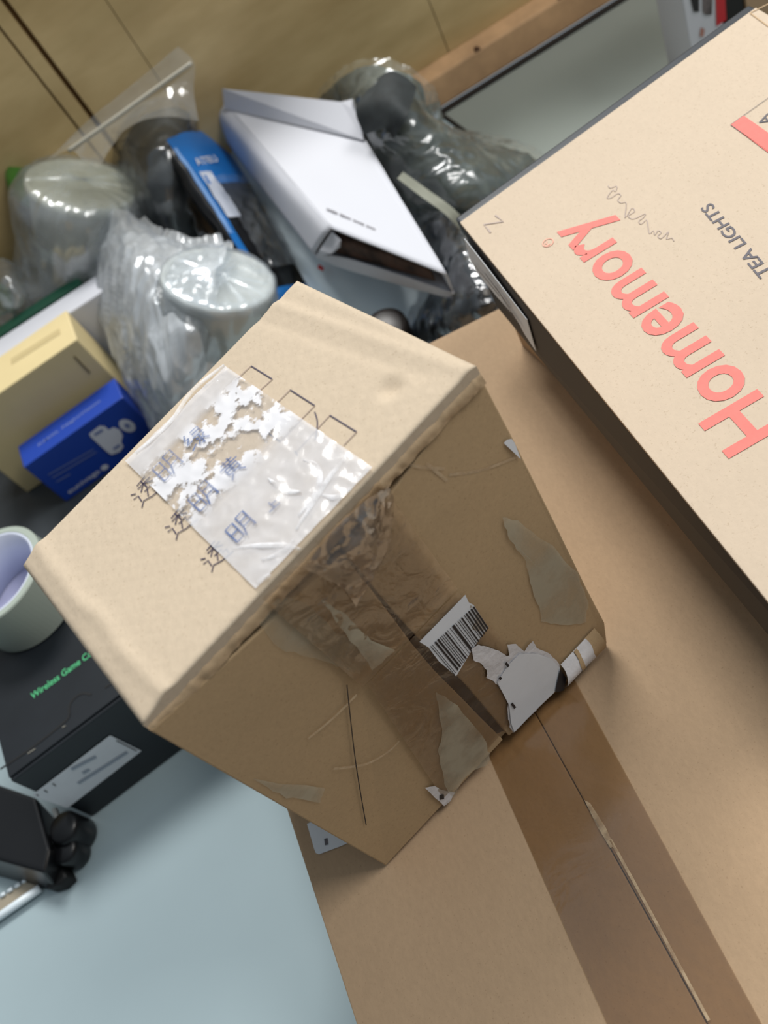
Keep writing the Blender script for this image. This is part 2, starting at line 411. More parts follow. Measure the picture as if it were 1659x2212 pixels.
# the pale tape over the box top: milky, with torn white paper and bare brown patches
def top_tape():
    mt, nt, out = new('pale_tape_with_torn_paper')
    vec = coords(nt)
    tr = N(nt, 'ShaderNodeBsdfTransparent')
    p = N(nt, 'ShaderNodeBsdfPrincipled'); p.inputs['Base Color'].default_value = (.80, .80, .84, 1); p.inputs['Roughness'].default_value = .55
    n1 = N(nt, 'ShaderNodeTexNoise'); n1.inputs['Scale'].default_value = 85; n1.inputs['Detail'].default_value = 7; n1.inputs['Roughness'].default_value = .62
    nt.links.new(vec, n1.inputs['Vector'])
    # torn half: towards the far edge the paper is patchy, nearer it is even
    sx = N(nt, 'ShaderNodeSeparateXYZ'); nt.links.new(vec, sx.inputs[0])
    dirn = N(nt, 'ShaderNodeVectorMath', operation='DOT_PRODUCT'); nt.links.new(vec, dirn.inputs[0]); dirn.inputs[1].default_value = (-0.366, 0.931, 0)
    side = N(nt, 'ShaderNodeMapRange'); side.inputs[1].default_value = -.002; side.inputs[2].default_value = 0.006
    nt.links.new(dirn.outputs['Value'], side.inputs[0])
    side2 = N(nt, 'ShaderNodeMapRange'); side2.inputs[1].default_value = 0.043; side2.inputs[2].default_value = 0.038
    nt.links.new(dirn.outputs['Value'], side2.inputs[0])
    sm = N(nt, 'ShaderNodeMath', operation='MULTIPLY'); nt.links.new(side.outputs[0], sm.inputs[0]); nt.links.new(side2.outputs[0], sm.inputs[1])
    patch = N(nt, 'ShaderNodeMapRange'); patch.inputs[1].default_value = .47; patch.inputs[2].default_value = .51; patch.inputs[3].default_value = .10; patch.inputs[4].default_value = .85
    nt.links.new(n1.outputs['Fac'], patch.inputs[0])
    even = N(nt, 'ShaderNodeMapRange'); even.inputs[1].default_value = .2; even.inputs[2].default_value = .8; even.inputs[3].default_value = .44; even.inputs[4].default_value = .62
    nt.links.new(n1.outputs['Fac'], even.inputs[0])
    fx = N(nt, 'ShaderNodeMix', data_type='FLOAT'); nt.links.new(sm.outputs[0], fx.inputs[0]); nt.links.new(even.outputs[0], fx.inputs[2]); nt.links.new(patch.outputs[0], fx.inputs[3])
    m1 = N(nt, 'ShaderNodeMixShader'); nt.links.new(fx.outputs[0], m1.inputs[0]); nt.links.new(tr.outputs[0], m1.inputs[1]); nt.links.new(p.outputs[0], m1.inputs[2])
    gl = N(nt, 'ShaderNodeBsdfGlossy'); gl.inputs['Roughness'].default_value = .13
    nb = bump(nt, n1.outputs['Fac'], .25, .0012); nt.links.new(nb, gl.inputs['Normal'])
    m2 = N(nt, 'ShaderNodeMixShader'); m2.inputs[0].default_value = .10
    nt.links.new(m1.outputs[0], m2.inputs[1]); nt.links.new(gl.outputs[0], m2.inputs[2]); nt.links.new(m2.outputs[0], out.inputs[0])
    return mt
M['top_tape'] = top_tape()

# ------------------------------------------------------------------ setting: plywood wall, batten, floor
YW = 0.675
gx = sorted([PY(100, 122, YW).x, PY(120, 215, YW).x, PY(262, 50, YW).x, PY(957, 80, YW).x])
gw = {0: .0026, 1: .0012, 2: .0004, 3: .0005}
parts = []; xs = [-1.2]
order = [PY(100, 122, YW).x, PY(120, 215, YW).x, PY(262, 50, YW).x, PY(957, 80, YW).x]
for x in gx:
    w_ = gw[order.index(x)]; xs += [x - w_, x + w_]
xs.append(1.2)
for i in range(0, len(xs), 2): parts.append(abox(xs[i], xs[i + 1], YW, YW + .018, 0.0, 0.36))
v, f = merge(parts); obj('wall_back', v, f, M['ply'], kind='structure')
v, f = abox(-1.2, 1.2, YW + .010, YW + .03, 0.0, 0.36); obj('wall_back_backing', v, f, M['groove'], kind='structure')
v, f = abox(-1.4, 1.4, -1.2, 0.72, -.76, -.74); obj('floor', v, f, M['floor'], kind='structure')
bt = prism([V(-.9, .650, .001), V(1.2, .650, .001), V(1.2, .6745, .001), V(-.9, .6745, .001)],
           [V(-.9, .654, .030), V(1.2, .654, .030), V(1.2, .6745, .034), V(-.9, .6745, .034)])
trim = obj('trim_1', bt[0], bt[1], M['batten'], kind='structure', bevel=.002)
for (u, v_, r) in ((1218, 10, .0065), (1035, 112, .003), (1005, 145, .002), (1012, 140, .002)):
    p = PY(u, v_, .6515); a, b = lathe([(0.0001, .0006), (r, .0006), (r, -.004)], V(p.x, .652 + p.z * .1, p.z), V(0, -1, .12), 14)
    obj('knot', a, b, M['knot'], trim, label='dark knot in the wood')

# ------------------------------------------------------------------ two desks
SE = [P(945, 240, 0), P(1040, 310, 0)]
sd = (SE[1] - SE[0]).normalized()
S0 = SE[0] + sd * ((.640 - SE[0].y) / sd.y); S1 = S0 + sd * 1.05
def desk(name, poly, label, legs, mat):
    t = thing(name, V(poly[0].x, poly[0].y, -.74), label, 'desk')
    box('desk_top', up(poly, -.025), up(poly, 0), mat, t, bevel=.0012)
    for (x, y) in legs:
        a, b = abox(x - .02, x + .02, y - .02, y + .02, -.74, -.0255); obj('leg', a, b, M['desk_edge'], t)
    return t
e = V(.0012, 0, 0)
d1 = desk('desk', [V(-1.0, -.6, 0), V(S1.x, S1.y, 0) - e * 2, V(S0.x, S0.y, 0) - e * 2, V(-1.0, .640, 0)],
          'pale blue grey laminate desk top in the lower left under the black boxes', [(-.95, -.55), (-.95, .60), (.0, -.3), (.05, .55)], M['desk'])
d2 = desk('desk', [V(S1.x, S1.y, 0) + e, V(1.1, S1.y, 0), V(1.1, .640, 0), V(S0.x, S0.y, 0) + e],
          'desk top coloured darker for the dim light, with black edge banding along the wooden batten at the upper right', [(.95, .0), (1.0, .55), (.75, -.15), (.24, .57)], M['desk_shaded'])
a, b = abox(S0.x, 1.1, .6405, .6485, -.025, .0015); obj('edge_band', a, b, M['desk_edge'], d2, bevel=.0008, label='black edge band')
q = [V(S0.x, S0.y, 0), V(S1.x, S1.y, 0)]; sn = sd.cross(V(0, 0, 1)).normalized() * .0016
box('edge_band', [p + V(0, 0, -.02) for p in (q[0] - sn, q[1] - sn, q[1] + sn, q[0] + sn)], [p + V(0, 0, .0012) for p in (q[0] - sn, q[1] - sn, q[1] + sn, q[0] + sn)], M['desk_edge'], d2, bevel=0, label='black edge band along the gap between the desks')

# ------------------------------------------------------------------ large carton
ZC = .12
cl0 = P(770, 2212, ZC); cl1 = P(625, 1765, ZC); dl = (cl1 - cl0).normalized()
cb0 = P(975, 745, ZC); cb1 = P(1105, 676, ZC); db = (cb1 - cb0).normalized()
# back-left corner: intersection of both top edges
den = dl.x * db.y - dl.y * db.x
tt = ((cb0.x - cl0.x) * db.y - (cb0.y - cl0.y) * db.x) / den
BLc = cl0 + dl * tt; FLc = BLc - dl * .62; BRc = BLc + db * .47; FRc = BRc - dl * .62
top = [FLc, FRc, BRc, BLc]
tap = lambda p: p
carton = thing('cardboard_carton', V(FLc.x, FLc.y, 0), 'large brown carton lying under the taped box, sealed with clear tape along its seam', 'box')
box('carton_body', up(top, 0.0005), up(top, ZC - .0042), M['carton'], carton, bevel=.002)
# seam follows the photo, two top flaps meet on it
sm = [P(u, v_, ZC) for u, v_ in ((1150, 1540), (1185, 1592), (1340, 1855), (1528, 2212))]
sdir = (sm[3] - sm[1]).normalized()
s_back = sm[1] + sdir * (((BLc - sm[1]).dot(dl)) / sdir.dot(dl)); s_front = sm[1] + sdir * (((FLc - sm[1]).dot(dl)) / sdir.dot(dl))
sx = V(.0002, 0, 0)
zf = V(0, 0, ZC)
flapL = [FLc, s_front - sx, s_back - sx, BLc]; flapR = [s_front + sx, FRc, BRc, s_back + sx]
for nm, fl, mt in (('flap', flapL, M['carton']), ('flap', flapR, M['carton'])):
    box(nm, up(fl, ZC - .004), up(fl, ZC), mt, carton, bevel=.0007)
tl = [P(1060, 1640, ZC), P(1312, 2212, ZC)]; trr = [P(1270, 1520, ZC), P(1646, 2212, ZC)]
def ext(a, b, k0, k1): d = b - a; return a - d * k0, b + d * k1
tl0, tl1 = ext(tl[0], tl[1], .75, 1.3); tr0, tr1 = ext(trr[0], trr[1], .75, 1.3)
g = [[tl0 * (1 - k) + tr0 * k for k in (0, .33, .67, 1)], [(tl0 * .5 + tl1 * .5) * (1 - k) + (tr0 * .5 + tr1 * .5) * k for k in (0, .33, .67, 1)], [tl1 * (1 - k) + tr1 * k for k in (0, .33, .67, 1)]]
a, b = surf(g, 60, 24, .00018, 60, 3, .3, lift=.0005)
ctape = obj('packing_tape', a, b, M['carton_tape'], carton, smooth=True, label='glossy clear tape over the seam')
for pts in ([(1320, 1815), (1400, 1960), (1470, 2090), (1532, 2205)],):  # pale ribbon painted as the highlight on the seam
    a, b = ribbon(spline([P(u, v_, ZC) for u, v_ in pts], 20), .0013, V(0, 0, 1), .0011); obj('crease_highlight', a, b, M['scratch'], ctape, label='painted highlight along the seam crease')
cp = [P(u, v_, ZC + .0011) for u, v_ in ((1262, 1728), (1275, 1735), (1310, 1790), (1326, 1828), (1318, 1832), (1290, 1785))]  # pale blotch painted as a highlight on the tape
obj('tape_highlight', cp, [tuple(range(6))], M['scratch'], ctape, label='pale highlight painted on the tape')
lab = [P(u, v_, ZC) for u, v_ in ((664, 1780), (680, 1836), (683, 1843), (690, 1846), (738, 1828), (800, 1800), (780, 1730))]
clab = obj('paper_label', [p + V(0, 0, .0005) for p in lab], [tuple(range(len(lab)))], M['white_paper'], carton, label='white rounded label half under the taped box')
a, b = ribbon([P(705, 1812, ZC), P(707, 1826, ZC)], .0018, V(0, 0, 1), .0008); obj('label_mark', a, b, M['grey_ink'], clab, label='grey mark on the label')

# ------------------------------------------------------------------ taped box in the middle
HB = ZC + .2014
A = P(640, 604, HB); B = P(1027, 787, HB); Cc = P(298, 1561, HB); D = P(40, 1215, HB)
E_ = P(840, 1876, ZC); F_ = P(1312, 1393, ZC)
ez = V(0, 0, .0022)
G_ = F_ + (A - B); H_ = E_ + (D - Cc)
def bulge(p):                            # the closing face is slightly twisted
    d = Cc - B; q = (p - B).dot(d) / d.length_squared; t = (HB - p.z) / (HB - ZC)
    return -.0036 * (1 - 2 * q) * (1 - 2 * t)
mid = (B + Cc + E_ + F_) / 4
FP = plane(mid, mid + (Cc + E_ - B - F_), mid + (E_ + F_ - B - Cc))          # mean front plane
fn = FP[1]
tb = thing('cardboard_box', (E_ + F_ + G_ + H_) / 4 + ez, 'small battered brown box with handwriting and clear tape standing on the large carton', 'box')
ins = fn * .0046
down = V(0, 0, -1)
F2 = F_ + ez; E2 = E_ + ez; G2 = V(G_.x, G_.y, F2.z); H2 = V(H_.x, H_.y, E2.z)
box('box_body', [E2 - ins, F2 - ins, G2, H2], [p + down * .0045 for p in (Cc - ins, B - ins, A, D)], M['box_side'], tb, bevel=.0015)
# top panel: a relief grid with the crushed left edge, the dent and the corrugation
n = 90; tv = []; tf = []
dent = P(843, 838, HB)
ridges = [(P(585, 655, HB), P(985, 795, HB)), (P(560, 690, HB), P(880, 800, HB)), (P(600, 640, HB), P(1000, 775, HB))]
for i in range(n + 1):
    for j in range(n + 1):
        s = i / n; t = j / n                    # s: from BA (0) to CD (1); t: from BC (0) to AD (1)
        p = (B * (1 - s) + Cc * s) * (1 - t) + (A * (1 - s) + D * s) * t
        z = 0.0
        ed = (1 - s) * .160                     # distance from the CD edge
        wv = .0085 + .0025 * noise.noise(p * 45)
        if ed < wv:
            z -= .0020 * (1 - (ed / wv)) ** 1.1
        z += .0011 * math.exp(-((ed - wv - .0022) / .0026) ** 2) * (0.7 + .6 * noise.noise(p * 80))
        dd = (p - dent); z -= .0022 * math.exp(-(dd.length / .0042) ** 2); z += .0002 * math.exp(-((dd.length - .007) / .003) ** 2)
        for (r0, r1), h in zip(ridges, (.0007, -.0005, -.0004)):
            ax = (r1 - r0).normalized(); w_ = (p - r0); al = w_.dot(ax); pr = (w_ - ax * al).length
            if -.01 < al < (r1 - r0).length + .01: z += h * math.exp(-(pr / .0022) ** 2)
        z += .00025 * noise.noise(p * 30)
        # rounded edges
        de = min(t * .103, (1 - t) * .103, s * .16, ed)
        z -= .0007 * max(0, 1 - de / .0016) ** 2
        tv.append(p + V(0, 0, z))
for i in range(n):
    for j in range(n):
        a = i * (n + 1) + j; tf.append((a, a + 1, a + n + 2, a + n + 1))
# skirt: the cut edge of the panel
base = len(tv)
ring = [i * (n + 1) for i in range(n + 1)] + [n * (n + 1) + j for j in range(1, n + 1)] + [i * (n + 1) + n for i in range(n - 1, -1, -1)] + [j for j in range(n - 1, 0, -1)]
for k in ring: tv.append(tv[k] + V(0, 0, -.0048 + 0.0009 * noise.noise(tv[k] * 90)))
for k in range(len(ring)):
    k2 = (k + 1) % len(ring); tf.append((ring[k], ring[k2], base + k2, base + k))
tf.append(tuple(base + k for k in range(len(ring))))
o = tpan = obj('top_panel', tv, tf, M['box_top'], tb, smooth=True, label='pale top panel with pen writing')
for q in o.data.polygons:
    if q.index >= n * n: q.use_smooth = False
def fp(u, v_):
    p = PL(u, v_, FP)
    for _ in range(3): p = PL(u, v_, (FP[0] + fn * bulge(p), fn))
    p.z = max(p.z, ZC + .0024)
    return p
gapz = V(0, 0, -.0062)
rf = [fp(748, 1196), fp(800, 1260), fp(855, 1326), fp(908, 1383), fp(962, 1434), fp(1012, 1486), fp(1055, 1537), fp(1100, 1590), F2, fp(1306, 1345), fp(1266, 1268), fp(1191, 1113), fp(1109, 948), B + gapz]
lf = [Cc + gapz, E2, fp(1087, 1598), fp(1040, 1552), fp(992, 1502), fp(940, 1450), fp(892, 1393), fp(848, 1333), fp(795, 1264), fp(742, 1201)]
def proj(p): return p - fn * ((p - FP[0]).dot(fn) - bulge(p))
rf = [proj(p) for p in rf]; lf = [proj(p) for p in lf]
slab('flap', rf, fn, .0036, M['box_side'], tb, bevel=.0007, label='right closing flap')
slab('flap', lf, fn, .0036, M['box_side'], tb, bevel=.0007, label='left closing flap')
sp_ = [fp(790, 1240) , fp(890, 1360), fp(1000, 1470), fp(1110, 1585), fp(1065, 1605), fp(950, 1500), fp(850, 1385), fp(770, 1265)]  # dark backing put behind the gap to paint its inner shade
obj('seam_gap_shade', [proj(p) - fn * .0040 for p in sp_], [tuple(range(8))], M['slit'], tb, label='dark backing painted as shade in the gap between the flaps')
# bruised edge strip just below the top panel
a, b = surf([[Cc * (1 - k) + B * k + gapz * .75 - fn * .0015 for k in (0, .25, .5, .75, 1)], [Cc * (1 - k) + B * k + gapz * .95 + fn * .0004 for k in (0, .25, .5, .75, 1)], [Cc * (1 - k) + B * k + gapz * 1.6 + fn * .0004 for k in (0, .25, .5, .75, 1)]], 8, 160, .0012, 90, 5, .6)
obj('bruised_edge', a, b, M['carton_edge'], tb, smooth=True, label='frayed fold line under the top edge')
# tape over the top, wrapping over both long edges
tpc = [P(275, 1000, HB), P(490, 795, HB), P(808, 1014, HB), P(556, 1275, HB)]
top_rows = [[tpc[0] * (1 - k) + tpc[1] * k for k in (0, .3, .7, 1)]]
for s in (.25, .5, .75, 1): top_rows.append([(tpc[0] * (1 - s) + tpc[3] * s) * (1 - k) + (tpc[1] * (1 - s) + tpc[2] * s) * k for k in (0, .3, .7, 1)])
a, b = surf(top_rows, 90, 80, .0005, 55, 11, .85, lift=.0011)
tape = obj('packing_tape', a, b, M['top_tape'], tb, smooth=True, label='milky wrinkled tape with torn white paper across the top')
# folds of the tape: raised wrinkles
wr = [[(585, 1040), (620, 1065), (655, 1068)], [(660, 1000), (685, 1010), (696, 1040), (680, 1080), (650, 1120)], [(755, 990), (710, 1045), (645, 1150)],
      [(505, 1190), (560, 1184), (620, 1184), (655, 1192)], [(490, 795), (420, 850), (370, 920), (300, 985)], [(560, 1265), (590, 1245)], [(570, 1215), (600, 1205), (625, 1190), (640, 1170)], [(700, 1075), (730, 1080), (765, 1060)]]
for w_ in wr:
    pts = spline([P(u, v_, HB) for u, v_ in w_], 20); fv = []
    for i, p in enumerate(pts):
        t_ = (pts[min(i + 1, 19)] - pts[max(i - 1, 0)]).normalized(); sd_ = V(-t_.y, t_.x, 0) * (.0011 * math.sin(math.pi * (i + .6) / 20.2) ** .6)
        fv += [p - sd_ + V(0, 0, .0016), p + V(0, 0, .0026), p + sd_ + V(0, 0, .0016)]
    ff = []
    for i in range(19): a = i * 3; ff += [(a, a + 1, a + 4, a + 3), (a + 1, a + 2, a + 5, a + 4)]
    obj('tape_fold', fv, ff, M['fold_film'], tape, smooth=True, label='raised white fold in the tape')
# tape continuing down over the seam
tf_ = [fp(560, 1288), fp(812, 1035), fp(983, 1267), fp(778, 1480)]
rows = []
for s in (0, .33, .67, 1): rows.append([(tf_[0] * (1 - s) + tf_[3] * s) * (1 - k) + (tf_[1] * (1 - s) + tf_[2] * s) * k for k in (0, .3, .7, 1)])
a, b = surf(rows, 50, 60, .0006, 55, 21, .7, lift=.0014); obj('front_tape', a, b, M['tape_front'], tb, smooth=True, label='clear tape folded down over the seam')
tf2 = [fp(790, 1475), fp(985, 1275), fp(1178, 1472), fp(955, 1722)]
rows = []
for s in (0, .33, .67, 1): rows.append([(tf2[0] * (1 - s) + tf2[3] * s) * (1 - k) + (tf2[1] * (1 - s) + tf2[2] * s) * k for k in (0, .3, .7, 1)])
a, b = surf(rows, 50, 60, .0003, 40, 24, .5, lift=.0009); obj('front_tape', a, b, M['tape_front'], tb, smooth=True, label='clear tape over the lower seam')
cr_ = [[fp(640, 1215) + fn * .002, fp(700, 1130) + fn * .004, fp(760, 1075) + fn * .004, fp(822, 1040) + fn * .002],
       [fp(690, 1235) + fn * .002, fp(735, 1165) + fn * .007, fp(780, 1120) + fn * .006, fp(835, 1075) + fn * .002],
       [fp(735, 1260) + fn * .001, fp(770, 1205) + fn * .005, fp(800, 1165) + fn * .004, fp(830, 1120) + fn * .002],
       [fp(760, 1300) + fn * .001, fp(790, 1240) + fn * .002, fp(812, 1200) + fn * .002, fp(830, 1160) + fn * .001]]
a, b = surf(cr_, 60, 60, .0016, 50, 8, .8, lift=.001); obj('crumpled_tape', a, b, M['tape_crumple'], tb, smooth=True, label='bunched shiny tape at the top of the seam')
def blotch(name, pts, mat, lift, parent=tb, jit=3.0, sub=5, label=None, mapf=fp, nrm=None):
    o = []
    for i, (u, v_) in enumerate(pts):
        u2, v2 = pts[(i + 1) % len(pts)]
        for k in range(sub):
            t = k / sub
            o.append((u + (u2 - u) * t + random.uniform(-jit, jit), v_ + (v2 - v_) * t + random.uniform(-jit, jit)))
    w_ = [mapf(*q) + (nrm or fn) * lift for q in o]
    c = sum(w_, V(0, 0, 0)) / len(w_)
    n_ = len(w_)
    return obj(name, w_ + [c], [(i, (i + 1) % n_, n_) for i in range(n_)], mat, parent, label=label)
blotch('tape_residue', [(1085, 1118), (1120, 1125), (1190, 1180), (1245, 1235), (1270, 1300), (1262, 1345), (1215, 1350), (1170, 1340), (1150, 1270), (1135, 1210), (1100, 1165)], M['residue'], .0004, label='greyish residue left of peeled tape')
blotch('tape_residue', [(935, 1490), (985, 1520), (1050, 1602), (1056, 1640), (1000, 1678), (975, 1720), (955, 1690), (945, 1620), (950, 1560)], M['residue'], .0012, label='greyish residue beside the lower seam')
blotch('tape_residue', [(560, 1345), (600, 1285), (660, 1300), (720, 1360), (770, 1390), (800, 1420), (775, 1455), (735, 1440), (680, 1420), (600, 1400)], M['residue'], .0004, label='greyish band on the left flap')
blotch('tape_residue', [(690, 1290), (740, 1320), (800, 1385), (850, 1400), (800, 1440), (740, 1360)], M['residue'], .0018, label='pale smear on the left flap')
blotch('scuff', [(545, 1682), (610, 1694), (700, 1700), (690, 1730), (620, 1722)], M['residue'], .0004, label='pale scuff at the lower left')
def strokes(name, lines, mat, w, mapf, nrm, parent, lift=.0004, label=None, smooth=6, each=False):
    if each:
        for l in lines: strokes(name, [l], mat, w, mapf, nrm, parent, lift, label, smooth)
        return
    vv = []
    for l in lines:
        pts = [mapf(*q) for q in l]
        if len(pts) > 2 and smooth: pts = spline(pts, smooth * (len(pts) - 1) + 1)
        vv.append(ribbon(pts, w, nrm, lift))
    v, f = merge(vv); return obj(name, v, f, mat, parent, label=label)
strokes('crease', [[(748, 1478), (765, 1630), (780, 1725), (790, 1782)]], M['ink'], .0005, fp, fn, tb, label='thin dark crease in the flap')
strokes('scratch', [[(720, 1660), (790, 1650), (840, 1622), (862, 1600)], [(665, 1595), (720, 1550), (770, 1500)], [(860, 995), (905, 1008), (960, 1012)], [(920, 1000), (965, 1038)], [(970, 1025), (1040, 1015), (1120, 985)]], M['scratch'], .0013, fp, fn, tb, lift=.0002, label='pale scratch lines', each=True)
# barcode sticker
c5 = lambda x, y: (780 + x / 2.676, 1100 + y / 2.676)
bl = [c5(*q) for q in ((328, 757), (592, 486), (612, 530), (640, 545), (725, 672), (635, 800), (540, 957), (440, 870), (380, 790))]
bst = obj('barcode_sticker', [fp(*q) + fn * .0011 for q in bl], [tuple(range(len(bl)))], M['white_paper'], tb, label='white torn barcode sticker')
bars = [(0, .012), (.035, .01), (.09, .035), (.15, .035), (.21, .012), (.245, .012), (.28, .012), (.32, .028), (.375, .01), (.43, .01), (.475, .05), (.55, .012), (.60, .012), (.635, .012), (.675, .028), (.74, .012), (.775, .03), (.83, .03), (.885, .03), (.935, .03)]
vv = []
for t, w_ in bars:
    q = []
    for k in (t, t + w_):
        q.append((c5(388 + k * 262, 782 - k * 240), c5(528 + k * 205, 948 - k * 280)))
    pts = [fp(*q[0][0]), fp(*q[1][0]), fp(*q[1][1]), fp(*q[0][1])]
    vv.append(([p + fn * .0014 for p in pts], [(0, 1, 2, 3)]))
v, f = merge(vv); obj('barcode', v, f, M['ink'], bst, label='black barcode lines')
# torn label in the lower corner and its curled strip
tn = [(625, 800), (660, 770), (720, 785), (790, 810), (830, 840), (845, 830), (830, 770), (880, 765), (930, 810), (955, 780), (980, 750), (1000, 790), (1080, 830), (1130, 880), (1145, 950), (1110, 1040), (1000, 1150), (865, 1285), (850, 1250), (840, 1200), (835, 1110), (790, 1020), (755, 985), (715, 960), (710, 920), (680, 880), (640, 860)]
blotch('torn_label', [c5(*q) for q in tn], M['torn_paper'], .0015, jit=1.5, sub=3, label='white torn sticker with ragged edge')
wl = [(770, 985), (830, 890), (900, 820), (1000, 820), (1080, 850), (1130, 900), (1140, 950), (1105, 1040), (990, 1150), (870, 1275), (850, 1220), (840, 1120)]
slab_ = obj('smooth_label', [fp(*c5(*q)) + fn * .002 for q in wl], [tuple(range(len(wl)))], M['white_paper'], tb, label='smooth white part of the torn sticker')
strokes('label_mark', [[c5(815, 870), c5(832, 892)], [c5(778, 955), c5(790, 965)], [c5(850, 1105), c5(872, 1132)]], M['ink'], .0012, fp, fn, slab_, lift=.0024, each=True)
sl = [c5(1128, 905), c5(1165, 960), c5(1150, 1030), c5(1100, 1042)]  # flat black patch painted as the shade inside the curl
obj('hollow_shade', [fp(*q) + fn * .0026 for q in sl], [(0, 1, 2, 3)], M['ink'], tb, label='dark patch painted as shade in the hollow beside the curled sticker')
U0, U1, L0, L1 = fp(*c5(1143, 890)), fp(*c5(1340, 680)), fp(*c5(1160, 1028)), fp(*c5(1412, 800))
def curl(nm, s0_, s1_, lift, mat, label, wob_=0.0):
    v, f = [], []
    for i in range(25):
        for k in range(13):
            t = i / 24; q = s0_ + (s1_ - s0_) * t; kk = k / 12
            q += wob_ * math.sin(kk * 9 + s0_ * 20) * (.02 if i in (0, 24) else 0)
            p = (U0 * (1 - q) + U1 * q) * (1 - kk) + (L0 * (1 - q) + L1 * q) * kk
            p = p + fn * (lift + .0045 * math.sin(math.pi * kk) * (1 - .35 * q)); p.z = max(p.z, ZC + .0024)
            v.append(p)
    for i in range(24):
        for k in range(12): a = i * 13 + k; f.append((a, a + 1, a + 14, a + 13))
    obj(nm, v, f, mat, tb, smooth=True, label=label)
curl('curled_label', 0, .72, .0012, M['torn_paper'], 'white strip of sticker curled over the bottom edge', 1)
curl('bare_corner', .70, 1.0, .0010, M['box_side'], 'bare brown corner beside the curled sticker')
curl('tear_patch', .36, .44, .0015, M['box_side'], 'brown bare patch on the curled strip', 1)
obj('sticker_scrap', [fp(*q) + fn * .0008 for q in ((1085, 955), (1092, 948), (1102, 946), (1109, 955), (1122, 990))], [(0, 1, 2, 3, 4)], M['white_paper'], tb, label='small white scrap near the right edge')
blotch('sticker_scrap', [(915, 1698), (936, 1694), (950, 1704), (980, 1709), (970, 1728), (957, 1738), (938, 1722)], M['torn_paper'], .0010, jit=.8, sub=2, label='small white scrap at the bottom edge')
obj('label_mark', [fp(*q) + fn * .0013 for q in ((946, 1714), (955, 1712), (956, 1722), (947, 1724))], [(0, 1, 2, 3)], M['ink'], tb, label='black square on the scrap')
# handwriting on the top panel
ZN = V(0, 0, 1)
pt = lambda u, v_: P(u, v_, HB)
T_ = [[(.05, .2), (.2, .32)], [(.0, .45), (.2, .47), (.14, .78)], [(-.02, 1.0), (.2, .82), (.5, .93), (1.0, .97)], [(.42, .08), (.85, .0)], [(.36, .22), (.95, .18)], [(.63, .05), (.63, .45)], [(.6, .22), (.35, .44)], [(.65, .22), (.93, .4)], [(.45, .52), (.8, .5), (.72, .66), (.92, .66), (.85, .86)], [(.58, .52), (.42, .8)]]
MG = [[(.05, .1), (.05, .88)], [(.05, .1), (.4, .1), (.4, .88), (.05, .88)], [(.05, .48), (.4, .48)], [(.6, .05), (.6, .6), (.46, .98)], [(.6, .05), (.97, .05), (.97, .92), (.86, .86)], [(.6, .33), (.97, .33)], [(.6, .6), (.97, .6)]]
HU = [[(.2, .12), (.8, .12)], [(.38, .0), (.38, .26)], [(.62, 0), (.62, .26)], [(.03, .28), (.97, .28)], [(.2, .4), (.2, .75)], [(.2, .4), (.8, .4), (.8, .75), (.2, .75)], [(.5, .28), (.5, .75)], [(.2, .57), (.8, .57)], [(.35, .8), (.12, 1.02)], [(.65, .8), (.88, 1.02)]]
LU = [[(.25, .0), (.08, .25), (.3, .25)], [(.3, .25), (.06, .52), (.36, .48)], [(.05, .9), (.36, .74)], [(.5, .08), (.9, .08), (.9, .4)], [(.5, .24), (.9, .24)], [(.42, .42), (1, .42)], [(.7, .42), (.7, .97), (.6, .9)], [(.5, .55), (.6, .63)], [(.45, .88), (.62, .7)], [(.95, .52), (.8, .65)], [(.72, .64), (1, .9)]]
SH = [[(.5, .1), (.5, .9)], [(.5, .45), (.9, .45)], [(.05, .9), (.95, .9)]]
def glyph(st, o, ax_, ay_):
    L = []
    for s in st:
        L.append([(270 + (o[0] + x * ax_[0] + y * ay_[0]) / 4.74, 900 + (o[1] + x * ax_[1] + y * ay_[1]) / 4.74) for x, y in s])
    return L
bare, over = [], []
for o in ((20, 790), (370, 1120), (735, 1450)): bare += glyph(T_, o, (222, -206), (162, 142))
for o in ((285, 570), (650, 880), (1030, 1195)): over += glyph(MG, o, (198, -214), (162, 148))
over += glyph(HU, (955, 570), (180, -175), (150, 130)) + glyph(LU, (590, 270), (180, -165), (140, 135)) + glyph(SH, (1430, 960), (120, -110), (80, 60))
strokes('handwriting', bare, M['pen'], .0005, pt, ZN, tpan, lift=.0004, smooth=0, label='pen characters on bare card')
M['pen_blue'] = plain('blue_grey_ink', C(104, 128, 172), .6)
strokes('handwriting', over, M['pen_veiled'], .0008, pt, ZN, tpan, lift=.0021, smooth=0, label='pen characters seen through the tape')
c3 = lambda x, y: (240 + x / 2.514, 700 + y / 2.514)
dark = [[(762, 230), (878, 302)], [(975, 360), (1108, 445)], [(1190, 498), (1335, 588)], [(800, 555), (920, 640)], [(1000, 690), (1015, 715)]]
pale = [[(762, 230), (655, 330)], [(878, 302), (690, 470)], [(975, 360), (800, 530)], [(1108, 445), (920, 640)], [(1190, 498), (1000, 705)], [(1335, 588), (1265, 662)]]
strokes('handwriting', [[c3(*q) for q in l] for l in dark] + [[c3(1108, 480), c3(1122, 530), c3(1118, 590), c3(1110, 632)]], M['pen'], .0005, pt, ZN, tpan, lift=.0004, label='dark pen lines of open rectangles')
strokes('handwriting', [[c3(*q) for q in l] for l in pale], M['pen_pale'], .0004, pt, ZN, tpan, lift=.0004, label='faint pen lines of open rectangles')

